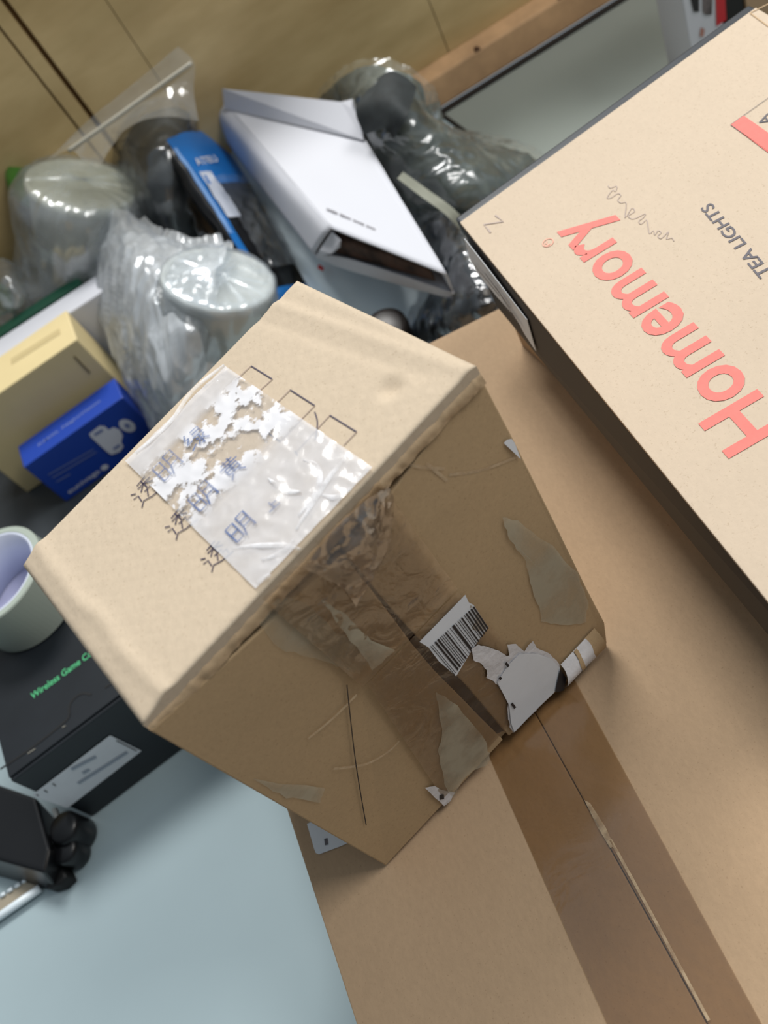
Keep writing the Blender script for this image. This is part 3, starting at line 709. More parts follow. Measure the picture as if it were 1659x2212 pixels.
# ------------------------------------------------------------------ big tea light box and the brown box below it
ZB, ZH = ZC + .044, ZC + .089
hm0 = P(993, 480, ZH); hm1 = P(1620, 25, ZH); hm2 = P(1659, 1300, ZH)
hm2 = hm0 + (hm2 - hm0) * 1.12; hm1 = hm0 + (hm1 - hm0) * 1.02
hm3 = hm1 + (hm2 - hm0)
hb0 = P(1072, 662, ZB); hb2 = P(1659, 1372, ZB); hb2 = hb0 + (hb2 - hb0) * 1.12
dh1 = (hm1 - hm0); hb1 = hb0 + dh1 * .98; hb3 = hb1 + (hb2 - hb0)
big = thing('product_box', V(hm0.x, hm0.y, ZB), 'big flat kraft box with red lettering and black sides, lying upside down at the right', 'box')
box('box_body', [hb0, hb2, hb3, hb1], up([hm0, hm2, hm3, hm1], ZH - .0025), M['black_card'], big, bevel=.0008)
hlid = box('lid', up([hm0, hm2, hm3, hm1], ZH - .0024), [hm0, hm2, hm3, hm1], M['home_top'], big, bevel=.0005, label='pale kraft face printed in red and grey')
perp = (hm1 - hm0).cross(V(0, 0, 1)).normalized()
if perp.y < 0: perp = -perp
rim = [hm0 + perp * .0004, hm1 + perp * .0004, hm1 + perp * .0062, hm0 + perp * .0058]
box('back_rim', up(rim, ZH - .012), up(rim, ZH - .0005), M['black_rim'], big, bevel=.0012, label='black folded rim along the back edge')
hp = lambda u, v_: P(u, v_, ZH)
hup = hp(1100, 600) - hp(1107, 593)
hlen = (hp(1700, 914) - hp(1606 + 0, 1014)).length
caph = (hp(1601, 1014) - hp(1700, 914)).length * .97
lettering('brand_lettering', 'Homemory', hp(1703, 917), hp(1269, 461), hp(1600, 1014) - hp(1700, 914), caph, ZN, M['red_ink'], hlid, bold=.018, label='large red lettering')
lettering('printed_words', 'TEA LIGHTS', hp(1668, 590), hp(1536, 438), hp(1560, 480) - hp(1587, 457), (hp(1560, 480) - hp(1586, 458)).length * .74, ZN, M['grey_ink'], hlid, bold=.012, label='grey capital letters')
a, b = lathe([(.0026, 0), (.0031, 0)], hp(1184, 525) + ZN * .0004, ZN, 24); obj('registered_mark', a, b, M['red_pale'], hlid, label='small pale red ring')
lettering('registered_mark', 'R', hp(1189, 528), hp(1181, 520), hp(1100, 600) - hp(1107, 593), .0026, ZN, M['red_pale'], hlid)
c7 = lambda x, y: (1380 + x / 5.82, y / 5.82)
rp = [hp(*c7(*q)) for q in ((1155, 1575), (1320, 1460), (2600, 2356), (2435, 2525))]
obj('red_panel', [p + ZN * .0004 for p in rp], [(0, 1, 2, 3)], M['red_ink'], hlid, label='red printed bar')
strokes('panel_outline', [[c7(1155, 1575), c7(1740, 1990)], [c7(1155, 1575), c7(1320, 1455), c7(1624, 1240), c7(1760, 1150)]], M['grey_ink'], .0003, hp, ZN, hlid, smooth=0)
lettering('printed_words', 'A', hp(1672, 262), hp(1658, 245), hp(1650, 262) - hp(1660, 254), .006, ZN, M['grey_ink'], hlid)
strokes('fold_line', [[c7(1400, 170), c7(1640, 345)], [c7(1405, 165), c7(1640, 50)]], M['carton_edge'], .0007, hp, ZN, hlid, each=True)
c1 = lambda x, y: (900 + x / 2.186, y / 2.186)
strokes('handwriting', [[c1(372, 1018), c1(410, 1048), c1(318, 1062), c1(350, 1100)]], M['script_ink'], .0011, hp, ZN, hlid, smooth=0, label='pen letter Z')
scr = [(1215, 1140), (1205, 1125), (1180, 1130), (1190, 1095), (1165, 1120), (1150, 1128), (1140, 1115), (1155, 1100), (1140, 1090), (1125, 1112), (1118, 1090), (1100, 1105), (1092, 1062), (1085, 1040), (1060, 1060), (1050, 1045), (1070, 1030), (1080, 1010), (1040, 1030), (1015, 1035), (1000, 1020), (1030, 1000), (1015, 985), (985, 1030), (990, 960), (965, 960), (950, 945), (965, 925), (950, 915), (920, 935), (900, 935), (925, 900), (940, 905), (945, 880), (915, 890), (905, 878)]
strokes('printed_script', [[c1(*q) for q in scr]], M['script_ink'], .0004, hp, ZN, hlid, smooth=3, label='thin grey script line')
HP = plane(hm0, hb0, hb2)
lp = [c1(*q) for q in ((243, 1118), (340, 1240), (540, 1500), (582, 1648), (530, 1570), (480, 1482), (400, 1395), (312, 1290), (270, 1215))]
hlab = obj('paper_label', [PL(u, v_, HP) + HP[1] * .0025 for u, v_ in lp], [tuple(range(len(lp)))], M['white_paper'], big, solid=.0004, label='white sticker on the black side')
lq = [[c1(330, 1275), c1(420, 1385)], [c1(350, 1275), c1(470, 1440)], [c1(400, 1340), c1(520, 1530)], [c1(300, 1235), c1(330, 1280)], [c1(430, 1420), c1(500, 1500)]]
strokes('label_print', lq, M['grey_ink'], .0010, lambda u, v_: PL(u, v_, HP), HP[1], hlab, lift=.0036, each=True)

k0 = P(1126, 744, ZC); k1 = P(1215, 828, ZC); kd = (k1 - k0).normalized()
k2 = k0 + kd * .19; kp = V(-kd.y, kd.x, 0)
if kp.x < 0: kp = -kp
sub = thing('kraft_box', V(k0.x, k0.y, ZC), 'low brown box squeezed between the large carton and the big lettered box', 'box')
bz = ZB - .0008
box('box_body', up([k0, k2, k2 + kp * .15, k0 + kp * .15], ZC + .0005), up([k0 + kp * .0005, k2, k2 + kp * .15, k0 + kp * .15], bz), M['carton'], sub, bevel=.001)

# ------------------------------------------------------------------ things at the upper right behind the lettered box
yb = .47
def upright(name, u0, u1, v_, depth, h, mat, label, cat='box', body='box_body'):
    a, b = PY(u0, v_, yb), PY(u1, v_, yb)
    t = thing(name, V(a.x, yb, 0), label, cat)
    bt_ = [V(a.x, yb, .0005), V(b.x, yb, .0005), V(b.x, yb + depth, .0005), V(a.x, yb + depth, .0005)]
    box(body, bt_, up(bt_, h), mat, t, bevel=.001)
    return t, a, b
rb, a, b = upright('carton_pack', 1487, 1566, 75, .05, .17, M['white_card'], 'white and red printed pack standing behind the big lettered box')
c7y = lambda x, y, e=.0006: PY(1380 + x / 5.82, y / 5.82, yb - e)
obj('red_stripe', [c7y(*q) for q in ((965, -60), (1085, -60), (1100, 250), (975, 330))], [(0, 1, 2, 3)], M['red'], rb, label='red stripe')
obj('picture', [c7y(*q) for q in ((640, -60), (760, -60), (760, 150), (690, 150))], [(0, 1, 2, 3)], M['ink'], rb, label='dark printed picture')
obj('picture', [c7y(*q) for q in ((800, -60), (930, -60), (920, 185), (840, 190), (805, 150))], [(0, 1, 2, 3, 4)], M['picture_grey'], rb, label='grey printed picture')
obj('red_print', [c7y(*q) for q in ((778, 345), (830, 370), (815, 460), (765, 455))], [(0, 1, 2, 3)], plain('faint_red', C(176, 128, 116), .6), rb, label='small faint red print')
upright('dark_pack', 1568, 1608, 30, .05, .17, M['black_matt'], 'black pack standing right of the white and red pack')
kb, a, b = upright('kraft_pack', 1612, 1720, 15, .06, .16, M['carton'], 'brown pack at the top right corner beside the black pack')

# ------------------------------------------------------------------ black controller box with roll on it
q0 = P(200, 1765, 0); q1 = P(380, 1630, 0); qd = (q1 - q0).normalized(); qn = V(-qd.y, qd.x, 0)
kbz = .087
q1 = q0 + qd * .172
back = P(75, 1150, kbz); dep = (back - V(q0.x, q0.y, kbz)).dot(qn) - .014
bb = thing('black_box', q0, 'black product box with green words on its lid and a white label on its front', 'box')
bot = [q0 + V(0, 0, .0005), q1 + V(0, 0, .0005), q1 + qn * dep + V(0, 0, .0005), q0 + qn * dep + V(0, 0, .0005)]
box('box_body', bot, up(bot, kbz - .0015), M['box_black'], bb, bevel=.0012)
lidp = [q0 + qn * .0025, q1 + qn * .0025, q1 + qn * dep, q0 + qn * dep]
blid = box('lid', up(lidp, kbz - .0014), up(lidp, kbz), M['box_black'], bb, bevel=.0006)
KF = (q0 - qn * .0004, -qn)
kf = lambda u, v_: PL(u, v_, KF)
c6 = lambda x, y: (x / 4.148, 1380 + y / 4.148)
lb = [c6(*q) for q in ((985, 862), (1268, 1002), (610, 1510), (590, 1512), (300, 1408), (302, 1385))]
blab = obj('paper_label', [kf(*q) - qn * .0002 for q in lb], [tuple(range(6))], M['white_paper'], bb, label='white printed label')
strokes('label_print', [[c6(470, 1290), c6(498, 1312)], [c6(395, 1350), c6(425, 1370)], [c6(325, 1390), c6(345, 1402)], [c6(1040, 905), c6(1225, 1000)]], M['ink'], .0008, kf, -qn, blab, lift=.0006, each=True)
M['label_grey'] = plain('label_grey', C(156, 166, 180), .6)
strokes('label_print', [[c6(640, 1165), c6(860, 1050)], [c6(740, 1200), c6(800, 1165)], [c6(700, 1290), c6(1140, 1010)]], M['label_grey'], .0035, kf, -qn, blab, lift=.0005, label='grey printed lines', each=True)
kt = lambda u, v_: P(u, v_, kbz)
strokes('lid_slot', [[c6(5, 1170), c6(310, 960), c6(580, 745), c6(625, 680)], [c6(625, 680), c6(625, 600), c6(670, 530), c6(740, 490), c6(820, 500)], [c6(940, 440), c6(1000, 400)]], M['black_matt'], .0016, kt, ZN, blid, lift=.0003, label='dark slot and thumb notch of the lid')
strokes('lid_wear', [[c6(560, 795), c6(590, 780)], [c6(250, 1030), c6(320, 985)]], M['wear'], .0010, kt, ZN, blid, lift=.0004, label='worn pale specks', each=True)
lettering('lid_words', 'Wireless Game Controller', kt(*c6(290, 545)), kt(*c6(290 + 760, 545 - 560)), kt(60, 1480) - kt(70, 1500), .0052, ZN, M['green_ink'], blid, bold=.01, label='small green words')
# roll of tape standing on the lid
rz0, rz1 = kbz + .0004, .130
rc = V(-.3467, .2510, 0); ro, ri = .0400, .0342
roll = thing('tape_roll', V(rc.x, rc.y, kbz), 'roll of clear packing tape lying on the black box at the left edge', 'tape')
c_ = V(rc.x, rc.y, 0)
a, b = lathe([(ri + .0008, rz0), (ro - .0008, rz0), (ro, rz0 + .001), (ro, rz1 - .001), (ro - .0008, rz1), (ri + .0008, rz1), (ri + .0008, rz0)], c_, ZN, 72); obj('tape_winding', a, b, M['roll'], roll, smooth=False)
a, b = lathe([(ri + .0006, rz0), (ri + .0006, rz1 - .0004), (ri - .0012, rz1 - .0004), (ri - .0012, rz0), (ri + .0006, rz0)], c_, ZN, 72); obj('cardboard_core', a, b, M['core'], roll, smooth=True, label='white cardboard core')
a, b = lathe([(.0002, rz0 + .0012), (ri - .0014, rz0 + .0012)], c_, ZN, 60); obj('core_liner', a, b, plain('lilac_paper', C(190, 190, 216), .7), roll, label='pale lilac paper in the core')

# ------------------------------------------------------------------ beige, white and blue boxes at the left
zb_ = .107
f0 = P(65, 1069, 0); fl = P(-115, 928, zb_); fr = P(166, 733, zb_); br = P(145, 668, zb_)
bed = (fr - fl).normalized(); ben = V(-bed.y, bed.x, 0)
bdep = (br - fr).dot(ben); blen = (fr - fl).length
b0 = V(fl.x, fl.y, .0032)
bot = [b0, b0 + bed * blen, b0 + bed * blen + ben * bdep, b0 + ben * bdep]
be = thing('beige_box', b0, 'beige card box standing behind the small blue box', 'box')
box('box_body', bot, up(bot, zb_), M['beige'], be, bevel=.0015)
BF = (b0 - ben * .0003, -ben)
bf = lambda u, v_: PL(u, v_, BF)
c4 = lambda x, y: (x / 3.318, 640 + y / 3.318)
strokes('front_slit', [[c4(530, 430), c4(645, 548)]], M['beige_ink'], .0016, bf, -ben, be, lift=.0004, smooth=0)
strokes('top_print', [[c4(80, 470), c4(430, 250)]], M['beige_print'], .008, lambda u, v_: P(u, v_, zb_), ZN, be, lift=.0003, smooth=0)
mt_ = thing('shade_sheet', b0, 'dark grey flat sheet added for the shade on the desk under the beige, white and blue boxes', 'shade sheet')  # flat dark sheet added where the desk lies in shade
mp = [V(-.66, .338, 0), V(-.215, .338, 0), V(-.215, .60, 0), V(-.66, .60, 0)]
box('sheet_body', up(mp, .0005), up(mp, .0028), M['shade_sheet_grey'], mt_, bevel=.0006)
# thin white box behind
zw = .100
w0 = P(-60, 812, zw); w1 = P(205, 640, zw); wdr = (w1 - w0).normalized(); wn = V(-wdr.y, wdr.x, 0)
wdep = (P(178, 614, zw) - w1).dot(wn)
base_ok = max(0.0, ((bot[3] + ben * .003) - V(w0.x, w0.y, 0)).dot(wn))
w0 = w0 + wn * base_ok; w1 = w1 + wn * base_ok + wdr * .05
w0 = V(w0.x, w0.y, .0032); w1 = V(w1.x, w1.y, .0032)
wb = thing('white_box', w0, 'white narrow box behind the beige box with a dark green strip at its back', 'box')
bot = [w0, w1, w1 + wn * wdep, w0 + wn * wdep]
box('box_body', bot, up(bot, zw), M['white_card'], wb, bevel=.002)
bot = [w0 + wn * (wdep + .0003), w1 - wdr * .06 + wn * (wdep + .0003), w1 - wdr * .06 + wn * (wdep + .014), w0 + wn * (wdep + .014)]
box('green_back', bot, up(bot, zw + .002), M['green_dark'], wb, bevel=.001, label='dark green back strip')
# blue box
zl = .061
l0 = P(51, 1010, zl); l1 = P(265, 858, zl); lu = P(35, 967, zl)
ld = (l1 - l0).normalized(); ln = V(-ld.y, ld.x, 0); ldep = (lu - l0).dot(ln); llen = (l1 - l0).length
l0 = V(l0.x, l0.y, .0032)
bot = [l0, l0 + ld * llen, l0 + ld * llen + ln * ldep, l0 + ln * ldep]
bx = thing('blue_box', l0, 'small bright blue product box with white print in front of the beige box', 'box')
box('box_body', bot, up(bot, zl), M['blue'], bx, bevel=.0012)
LF = (l0 - ln * .0003, -ln)
lfm = lambda u, v_: PL(u, v_, LF)
cB = lambda x, y: (x / 4.608, 780 + y / 4.608)
ltop = lambda u, v_: P(u, v_, zl)
lettering('printed_words', 'KMXL NightVision', ltop(*cB(385, 850)), ltop(*cB(1000, 405)), ltop(70, 880) - ltop(80, 900), .0032, ZN, M['print_dim'], bx, bold=.01)
ic = [(885, 720), (990, 640), (1040, 645), (1080, 680), (1130, 655), (1190, 680), (1222, 740), (1205, 800), (1228, 850), (1190, 900), (1110, 930), (1070, 905), (900, 750)]
obj('printed_picture', [lfm(*cB(*q)) - ln * .0005 for q in ic], [tuple(range(len(ic)))], M['print_white'], bx, label='white device picture')
strokes('printed_picture', [[cB(940, 730), cB(1020, 680)], [cB(1130, 870), cB(1190, 830)]], M['print_dim'], .0028, lfm, -ln, bx, lift=.0008, smooth=0, label='blue details of the device picture', each=True)
c_ = lfm(*cB(1265, 640)) - ln * .0005
e1 = lfm(*cB(1335, 690)) - ln * .0005 - c_; e2 = lfm(*cB(1220, 680)) - ln * .0005 - c_
v = [c_] + [c_ + e1 * math.cos(t * math.pi / 10) + e2 * math.sin(t * math.pi / 10) for t in range(20)]
obj('printed_badge', v, [(0, i + 1, (i + 1) % 20 + 1) for i in range(20)], M['print_white'], bx, label='white oval badge')
obj('printed_badge', [c_ - ln * .0003 + (p - c_) * .35 for p in v], [(0, i + 1, (i + 1) % 20 + 1) for i in range(20)], M['print_dim'], bx, label='blue dot of the badge')
strokes('small_print', [[cB(480, 1130), cB(930, 875)], [cB(520, 1160), cB(960, 900)], [cB(560, 1200), cB(700, 1120)]], M['print_dim'], .0011, lfm, -ln, bx, lift=.0004, smooth=0, label='dim rows of small print', each=True)
lettering('printed_words', 'eunivaga', lfm(*cB(690, 1320)), lfm(*cB(1000, 1100)), V(0, 0, 1), .0046, -ln, M['print_white'], bx, bold=.012)
c_ = lfm(*cB(1040, 1055)) - ln * .0005
v = [c_] + [c_ + ld * .0036 * math.cos(t * math.pi / 10) + ZN * .0030 * math.sin(t * math.pi / 10) for t in range(20)]
obj('printed_badge', v, [(0, i + 1, (i + 1) % 20 + 1) for i in range(20)], M['print_white'], bx, label='round white mark after the words')

# ------------------------------------------------------------------ device and strip at the lower left
dv = thing('electronic_device', P(90, 1850, 0), 'black plastic device with rounded knobs beside the front of the black box', 'device')
poly = [P(u, v_, 0.0005) for u, v_ in ((-130, 1770), (-20, 1722), (128, 1775), (150, 1880), (128, 1930), (-130, 1860))]
polyt = [P(u, v_, 0.028) for u, v_ in ((-210, 1715), (-110, 1655), (78, 1722), (108, 1830), (96, 1885), (-210, 1800))]
box('device_body', poly, polyt, M['black_plastic'], dv, bevel=.003, segs=3)
for (u, v_, r, h) in ((168, 1800, .0120, .026), (158, 1842, .0105, .020)):
    c0 = P(u, v_, .008); a, b = lathe([(.0001, .0005), (r * .9, .0005), (r, .003), (r, h - .003), (r * .8, h), (.0001, h)], V(c0.x, c0.y, 0), ZN, 28)
    obj('knob', a, b, M['black_plastic'], dv, smooth=True)
toe = [P(u, v_, .0005) for u, v_ in ((128, 1885), (160, 1880), (170, 1903), (150, 1922), (124, 1930))]
box('foot', toe, [p + V(-.002, .002, .010) for p in toe], M['black_matt'], dv, bevel=.002)
a, b = tube(spline([P(118, 1748, .020), P(132, 1785, .018), (P(140, 1815, .012))], 12), .0022, 8); obj('cable', a, b, M['silver'], dv, smooth=True, label='short silver lead')
st = thing('light_strip', P(40, 1950, 0), 'narrow beige strip with bright white edge lying on the desk at the left border', 'strip')
s0, s1 = P(-60, 1985, 0), P(72, 1900, 0); t0, t1 = P(-60, 2030, 0), P(96, 1922, 0)
sp = [s0, s1, t1, t0]
box('strip_board', up(sp, .0005), up(sp, .0035), M['strip'], st, bevel=.0006)
a, b = tube([V(t0.x, t0.y, .0048), V(t1.x, t1.y, .0048)], .0030, 10); obj('strip_edge', a, b, M['strip_white'], st, smooth=True, label='bright white edge')
for k in range(6):
    k0_ = .30 + k * .12; p0 = s0 * (1 - k0_) + s1 * k0_; p1 = s0 * (1 - k0_ - .075) + s1 * (k0_ + .075)
    a, b = tube([V(p0.x, p0.y, .0048), V(p1.x, p1.y, .0048)], .0014, 8); obj('strip_lamp', a, b, M['strip_white'], st, smooth=True, label='small white lamp')

# ------------------------------------------------------------------ cups in bags
def cup(name, u, v_, dist, diam, ratio, tilt, height, label, lidmat, taper=.74):
    """cup whose lid centre is seen at (u,v); its rim plane leans back so that it shows as an ellipse"""
    r_ = ray(u, v_).normalized(); c = CAM + r_ * dist
    imup = (RX * math.sin(tilt) - RY * math.cos(tilt)); imup = (imup - r_ * imup.dot(r_)).normalized()
    n = (-r_ * ratio + imup * math.sqrt(1 - ratio ** 2)).normalized()
    r = diam / 2
    bc = c - n * height
    t = thing(name, V(bc.x, bc.y, max(0, bc.z - .02)), label, 'cup')
    a, b = lathe([(r * taper * .05, -height), (r * taper, -height), (r * .97, -.006), (r * 1.0, -.004), (r * 1.0, 0), (r * .95, 0), (r * .93, -.006)], c, n, 56); obj('cup_wall', a, b, M['cup'], t, smooth=True)
    a, b = lathe([(r * 1.01, -.007), (r * 1.035, -.004), (r * 1.03, .0015), (r * .96, .0025), (r * .93, -.004), (r * .80, -.0065), (r * .40, -.006), (.0005, -.006)], c, n, 56); obj('cup_lid', a, b, lidmat, t, smooth=True, label='pale raised lid')
    return t, c, n, r
def dist_for(u, v_, z):
    return (P(u, v_, z) - CAM).length
d1_ = dist_for(175, 400, .145); d2_ = dist_for(472, 605, .115)
c1o = cup('paper_cup', 175, 402, d1_, 220 / F * d1_ * .93, .46, .02, .115, 'cream lidded cup in a clear bag at the far left by the wall', M['cup_in'])
c2o = cup('paper_cup', 472, 607, d2_, 248 / F * d2_ * .92, .54, .05, .10, 'white lidded cup under crumpled film behind the taped box', M['cup_white'])
def bagged(name, cupinfo, label, mat, k=1.10, seed=1, depth=1.0, amp=.006):
    t_, c, n, r = cupinfo
    t = thing(name, V(c.x, c.y, 0.0), label, 'plastic bag')
    L = .115
    prof = [(.0005, .006), (r * .5, .006), (r * .9, .006), (r * 1.06, .004), (r * k, -.006)] + [(r * k * (1 + .05 * math.sin(i)), -.006 - L * depth * i / 9) for i in range(1, 10)]
    def wob(rr, h, th, kk):
        p = V(math.cos(th) * 2.2, math.sin(th) * 2.2, h * 40 + seed)
        d = amp * (1 - 2 * abs(noise.noise(p * 1.3))) + amp * .6 * noise.noise(p * 3)
        f_ = min(1, rr / r)
        return rr + d * f_ * (1 if kk > 3 else .2), h + d * .5 * (1 if kk <= 3 else .3)
    a, b = lathe(prof, c, n, 96, wob); o = obj('clear_film', a, b, mat, t, smooth=True)
    ss = o.modifiers.new('smooth', 'SUBSURF'); ss.levels = 1; ss.render_levels = 1
    return t
bg1 = bagged('plastic_bag', c1o, 'clear bag wrapped round the cream cup at the far left', M['film_cup'], 1.22, 3, amp=.004)
bg2 = bagged('plastic_bag', c2o, 'clear bag wrapped round the white cup behind the taped box', M['film_cup'], 1.07, 9, depth=.8, amp=.003)
# long crumpled film between the two cups
sh = thing('crumpled_film', P(320, 760, 0), 'long crumpled clear film hanging between the two cups and the blue box', 'plastic film')
rows = G([(195, 430, .10), (245, 455, .13), (290, 475, .12), (360, 562, .09)],
         [(190, 540, .09), (265, 555, .13), (365, 568, .13), (500, 530, .10)],
         [(205, 640, .085), (290, 640, .125), (372, 640, .13), (470, 590, .125)],
         [(240, 735, .07), (310, 735, .11), (385, 738, .115), (470, 690, .105)],
         [(280, 830, .05), (335, 830, .09), (400, 840, .085), (480, 800, .06)],
         [(312, 890, .02), (345, 905, .05), (390, 905, .05), (470, 850, .03)],
         [(330, 930, .004), (360, 950, .008), (410, 930, .008), (480, 870, .006)])
a, b = surf(rows, 130, 90, .0065, 34, 2, .75, stretch=.68); obj('film_sheet', a, b, M['film'], sh, smooth=True)
a, b = surf(rows, 110, 70, .006, 30, 12, .7, lift=-.012, stretch=.6); obj('film_sheet', a, b, M['film'], sh, smooth=True)
# green lid ring and leafy green scrap in bags at the far left
gr = thing('green_lid', P(60, 420, .07), 'green plastic lid edge showing behind the cream cup', 'tub')
gc, gn_, grr = c1o[1] - c1o[2] * .030 - RX * .018 - RY * .034 + RZ * .012, c1o[2], c1o[3]
a, b = lathe([(grr * 1.02, -.008), (grr * 1.10, -.006), (grr * 1.12, .004), (grr * 1.06, .008), (grr * .9, .008), (.001, .008)], gc, gn_, 48); obj('lid_rim', a, b, M['green'], gr, smooth=True)
lf_ = thing('green_scrap', P(20, 660, .06), 'green leaf shaped scrap in the clear bag at the left border', 'scrap')
rows = G([(-20, 600, .085), (10, 618, .09), (30, 640, .085)], [(-20, 640, .08), (15, 645, .09), (38, 660, .08)], [(-10, 690, .07), (20, 675, .08), (34, 690, .07)])
a, b = surf(rows, 16, 16, .002, 40, 3); obj('leaf', a, b, M['green'], lf_, smooth=True, solid=.001)
lb_ = thing('plastic_bag', P(20, 640, 0), 'clear crumpled bag round the green scrap at the left border', 'plastic bag')
rows = G([(-60, 560, .10), (0, 560, .12), (40, 590, .10), (65, 640, .06)], [(-60, 620, .10), (5, 610, .125), (45, 640, .11), (75, 680, .06)], [(-60, 700, .06), (10, 690, .10), (50, 690, .085), (85, 700, .05)], [(-60, 760, .045), (10, 730, .08), (50, 715, .075), (90, 710, .05)])
a, b = surf(rows, 50, 50, .006, 34, 6, .8); obj('film_sheet', a, b, M['film_cup'], lb_, smooth=True)

# ------------------------------------------------------------------ zip bag with dark stuff leaning on the wall
zbg = thing('zip_bag', P(330, 480, 0), 'clear zip bag with dark cloth inside, leaning on the plywood wall', 'bag')
rows = G([(200, 330, .085), (255, 250, .13), (330, 232, .14), (400, 245, .125), (420, 300, .08)],
         [(235, 400, .09), (295, 330, .135), (360, 320, .14), (390, 350, .11), (404, 385, .05)],
         [(290, 480, .065), (330, 430, .115), (375, 430, .11), (405, 450, .07), (428, 480, .03)],
         [(330, 550, .02), (370, 545, .06), (410, 545, .05), (445, 545, .025), (470, 550, .006)],
         [(350, 600, .004), (390, 600, .008), (420, 600, .008), (450, 600, .006), (480, 600, .004)])
a, b = surf(rows, 70, 60, .007, 20, 4, .4); obj('dark_cloth', a, b, M['black_fabric'], zbg, smooth=True, label='dark folded cloth inside the bag')
a, b = surf(rows, 80, 70, .005, 20, 14, .6, lift=.009); obj('clear_film', a, b, M['film_thin'], zbg, smooth=True)
yz = .60
hz = [[PY(98, 352, yz), PY(190, 262, yz), PY(290, 180, yz), PY(385, 100, yz)], [PY(150, 325, yz - .01), PY(235, 265, yz - .01), PY(325, 200, yz - .01), PY(420, 137, yz - .01)], [PY(185, 350, yz - .03), PY(250, 280, yz - .03), PY(335, 230, yz - .03), PY(418, 195, yz - .02)], [PY(215, 365, yz - .06), PY(265, 290, yz - .05), PY(340, 255, yz - .05), PY(428, 262, yz - .04)]]
a, b = surf(hz, 30, 40, .002, 25, 3, .5); obj('bag_header', a, b, film('bag_header_film', haze=.20, streak=.12, scale=18, gloss=.2, hazecol=(.62, .62, .58, 1)), zbg, smooth=True, label='clear bag top above the zip')
a, b = tube(spline([PY(148, 326, yz - .012), PY(235, 265, yz - .012), PY(325, 200, yz - .012), PY(414, 136, yz - .012)], 24), .0019, 8); obj('zip_closure', a, b, plain('zip_white', C(168, 164, 150), .4), zbg, smooth=True, label='pale zip line')

# ------------------------------------------------------------------ blue and black pouch
po = thing('pouch', P(480, 450, 0), 'blue and black printed pouch between the zip bag and the white mailers', 'pouch')
rows = G([(357, 306, .150), (398, 288, .132), (455, 285, .078)], [(422, 400, .125), (480, 395, .100), (545, 395, .050)], [(507, 532, .085), (565, 530, .064), (630, 525, .028)], [(590, 655, .035), (625, 645, .030), (665, 640, .012)])
a, b = surf(rows, 50, 24, .002, 30, 5, .6); obj('pouch_body', a, b, M['black_plastic'], po, smooth=True, solid=.012)
def psub(nm, u0, u1, v0, v1, mat, lift, label, k=None):
    a, b = surf(rows, 20, 10, .002, 30, 5, .6, u0, u1, v0, v1, lift); return obj(nm, a, b, mat, po, smooth=True, label=label)
psub('printed_header', .0, .34, .02, 1, M['sky_blue'], .0009, 'blue printed top band')
psub('edge_print_sheen', .23, .93, .02, .20, M['sky_blue'], .0009, 'blue printed side band')
psub('edge_print_sheen', .10, .60, .02, .13, M['blue_sheen'], .0013, 'pale blue sheen painted on the side band')  # sheen painted as a pale strip over the blue band
psub('printed_picture', .27, .52, .22, .42, M['print_white'], .0010, 'pale printed picture')
cz = lambda x, y: (340 + x / 5.184, 260 + y / 5.184)
def pz(u, v_): return P(u, v_, .079)
lettering('printed_words', 'ATEU', P(*cz(455, 500), .124), P(*cz(690, 455), .100), P(*cz(450, 400), .125) - P(*cz(460, 490), .125), .007, (CAM - P(*cz(570, 480), .11)).normalized(), M['print_white'], po, bold=.02, lift=.004)
psub('printed_foot', .90, 1, .02, 1, M['sky_blue'], .0009, 'blue printed bottom band')
a, b = surf(rows, 40, 30, .004, 40, 9, .9, .32, .80, .28, .78, lift=.005); obj('clear_window', a, b, M['film_thin'], po, smooth=True, label='shiny clear window')

# ------------------------------------------------------------------ white mailers
pm = thing('poly_mailer', P(760, 640, 0), 'pale blue white plastic mailer with wavy edge under the white open mailer', 'mailer')
rows = G([(440, 276, 0.070), (500, 290, 0.074), (620, 300, 0.068), (740, 330, 0.048)], [(470, 352, 0.060), (550, 370, 0.062), (690, 380, 0.060), (810, 400, 0.040)], [(528, 398, 0.054), (590, 430, 0.056), (730, 450, 0.054), (860, 460, 0.036)], [(564, 466, 0.046), (640, 500, 0.050), (780, 530, 0.048), (910, 530, 0.031)], [(612, 528, 0.038), (665, 555, 0.043), (810, 580, 0.042), (960, 590, 0.029)], [(662, 615, 0.024), (745, 665, 0.030), (850, 695, 0.030), (940, 690, 0.022)], [(700, 690, 0.012), (770, 730, 0.018), (850, 750, 0.018), (915, 728, 0.012)])
a, b = surf(rows, 90, 40, .0030, 20, 4, .35); obj('mailer_body', a, b, M['poly'], pm, smooth=True, solid=.014)
obj('red_mark', [P(u, v_, .049) for u, v_ in ((688, 570), (700, 578), (698, 586), (686, 580))], [(0, 1, 2, 3)], M['red'], pm, label='tiny red print')
wm = thing('mailer_box', P(720, 430, .06), 'white open ended card mailer lying on top of the packages', 'mailer')
za, zbm = .112, .078
ta, tbm, tcm, td = P(486, 226, za), P(716, 492, za), P(962, 592, za - .008), P(784, 300, za)
ba, bbm, bcm = P(455, 262, zbm), P(677, 549, zbm), P(978, 634, zbm - .006)
bdm = bcm + (td - tcm)
def panel(nm, q, th, mat, label=None, n=14, bulge=0.0, seed=0):
    rows = []
    for s in (0, .5, 1):
        rows.append([(q[0] * (1 - s) + q[3] * s) * (1 - k) + (q[1] * (1 - s) + q[2] * s) * k for k in (0, .5, 1)])
    rows[1][1] = rows[1][1] + V(0, 0, bulge)
    a, b = surf(rows, n, n, .0006, 18, seed, .3)
    return obj(nm, a, b, mat, wm, smooth=True, solid=th, label=label)
panel('top_panel', [ta, tbm, tcm, td], .0015, M['white_card'], bulge=.001)
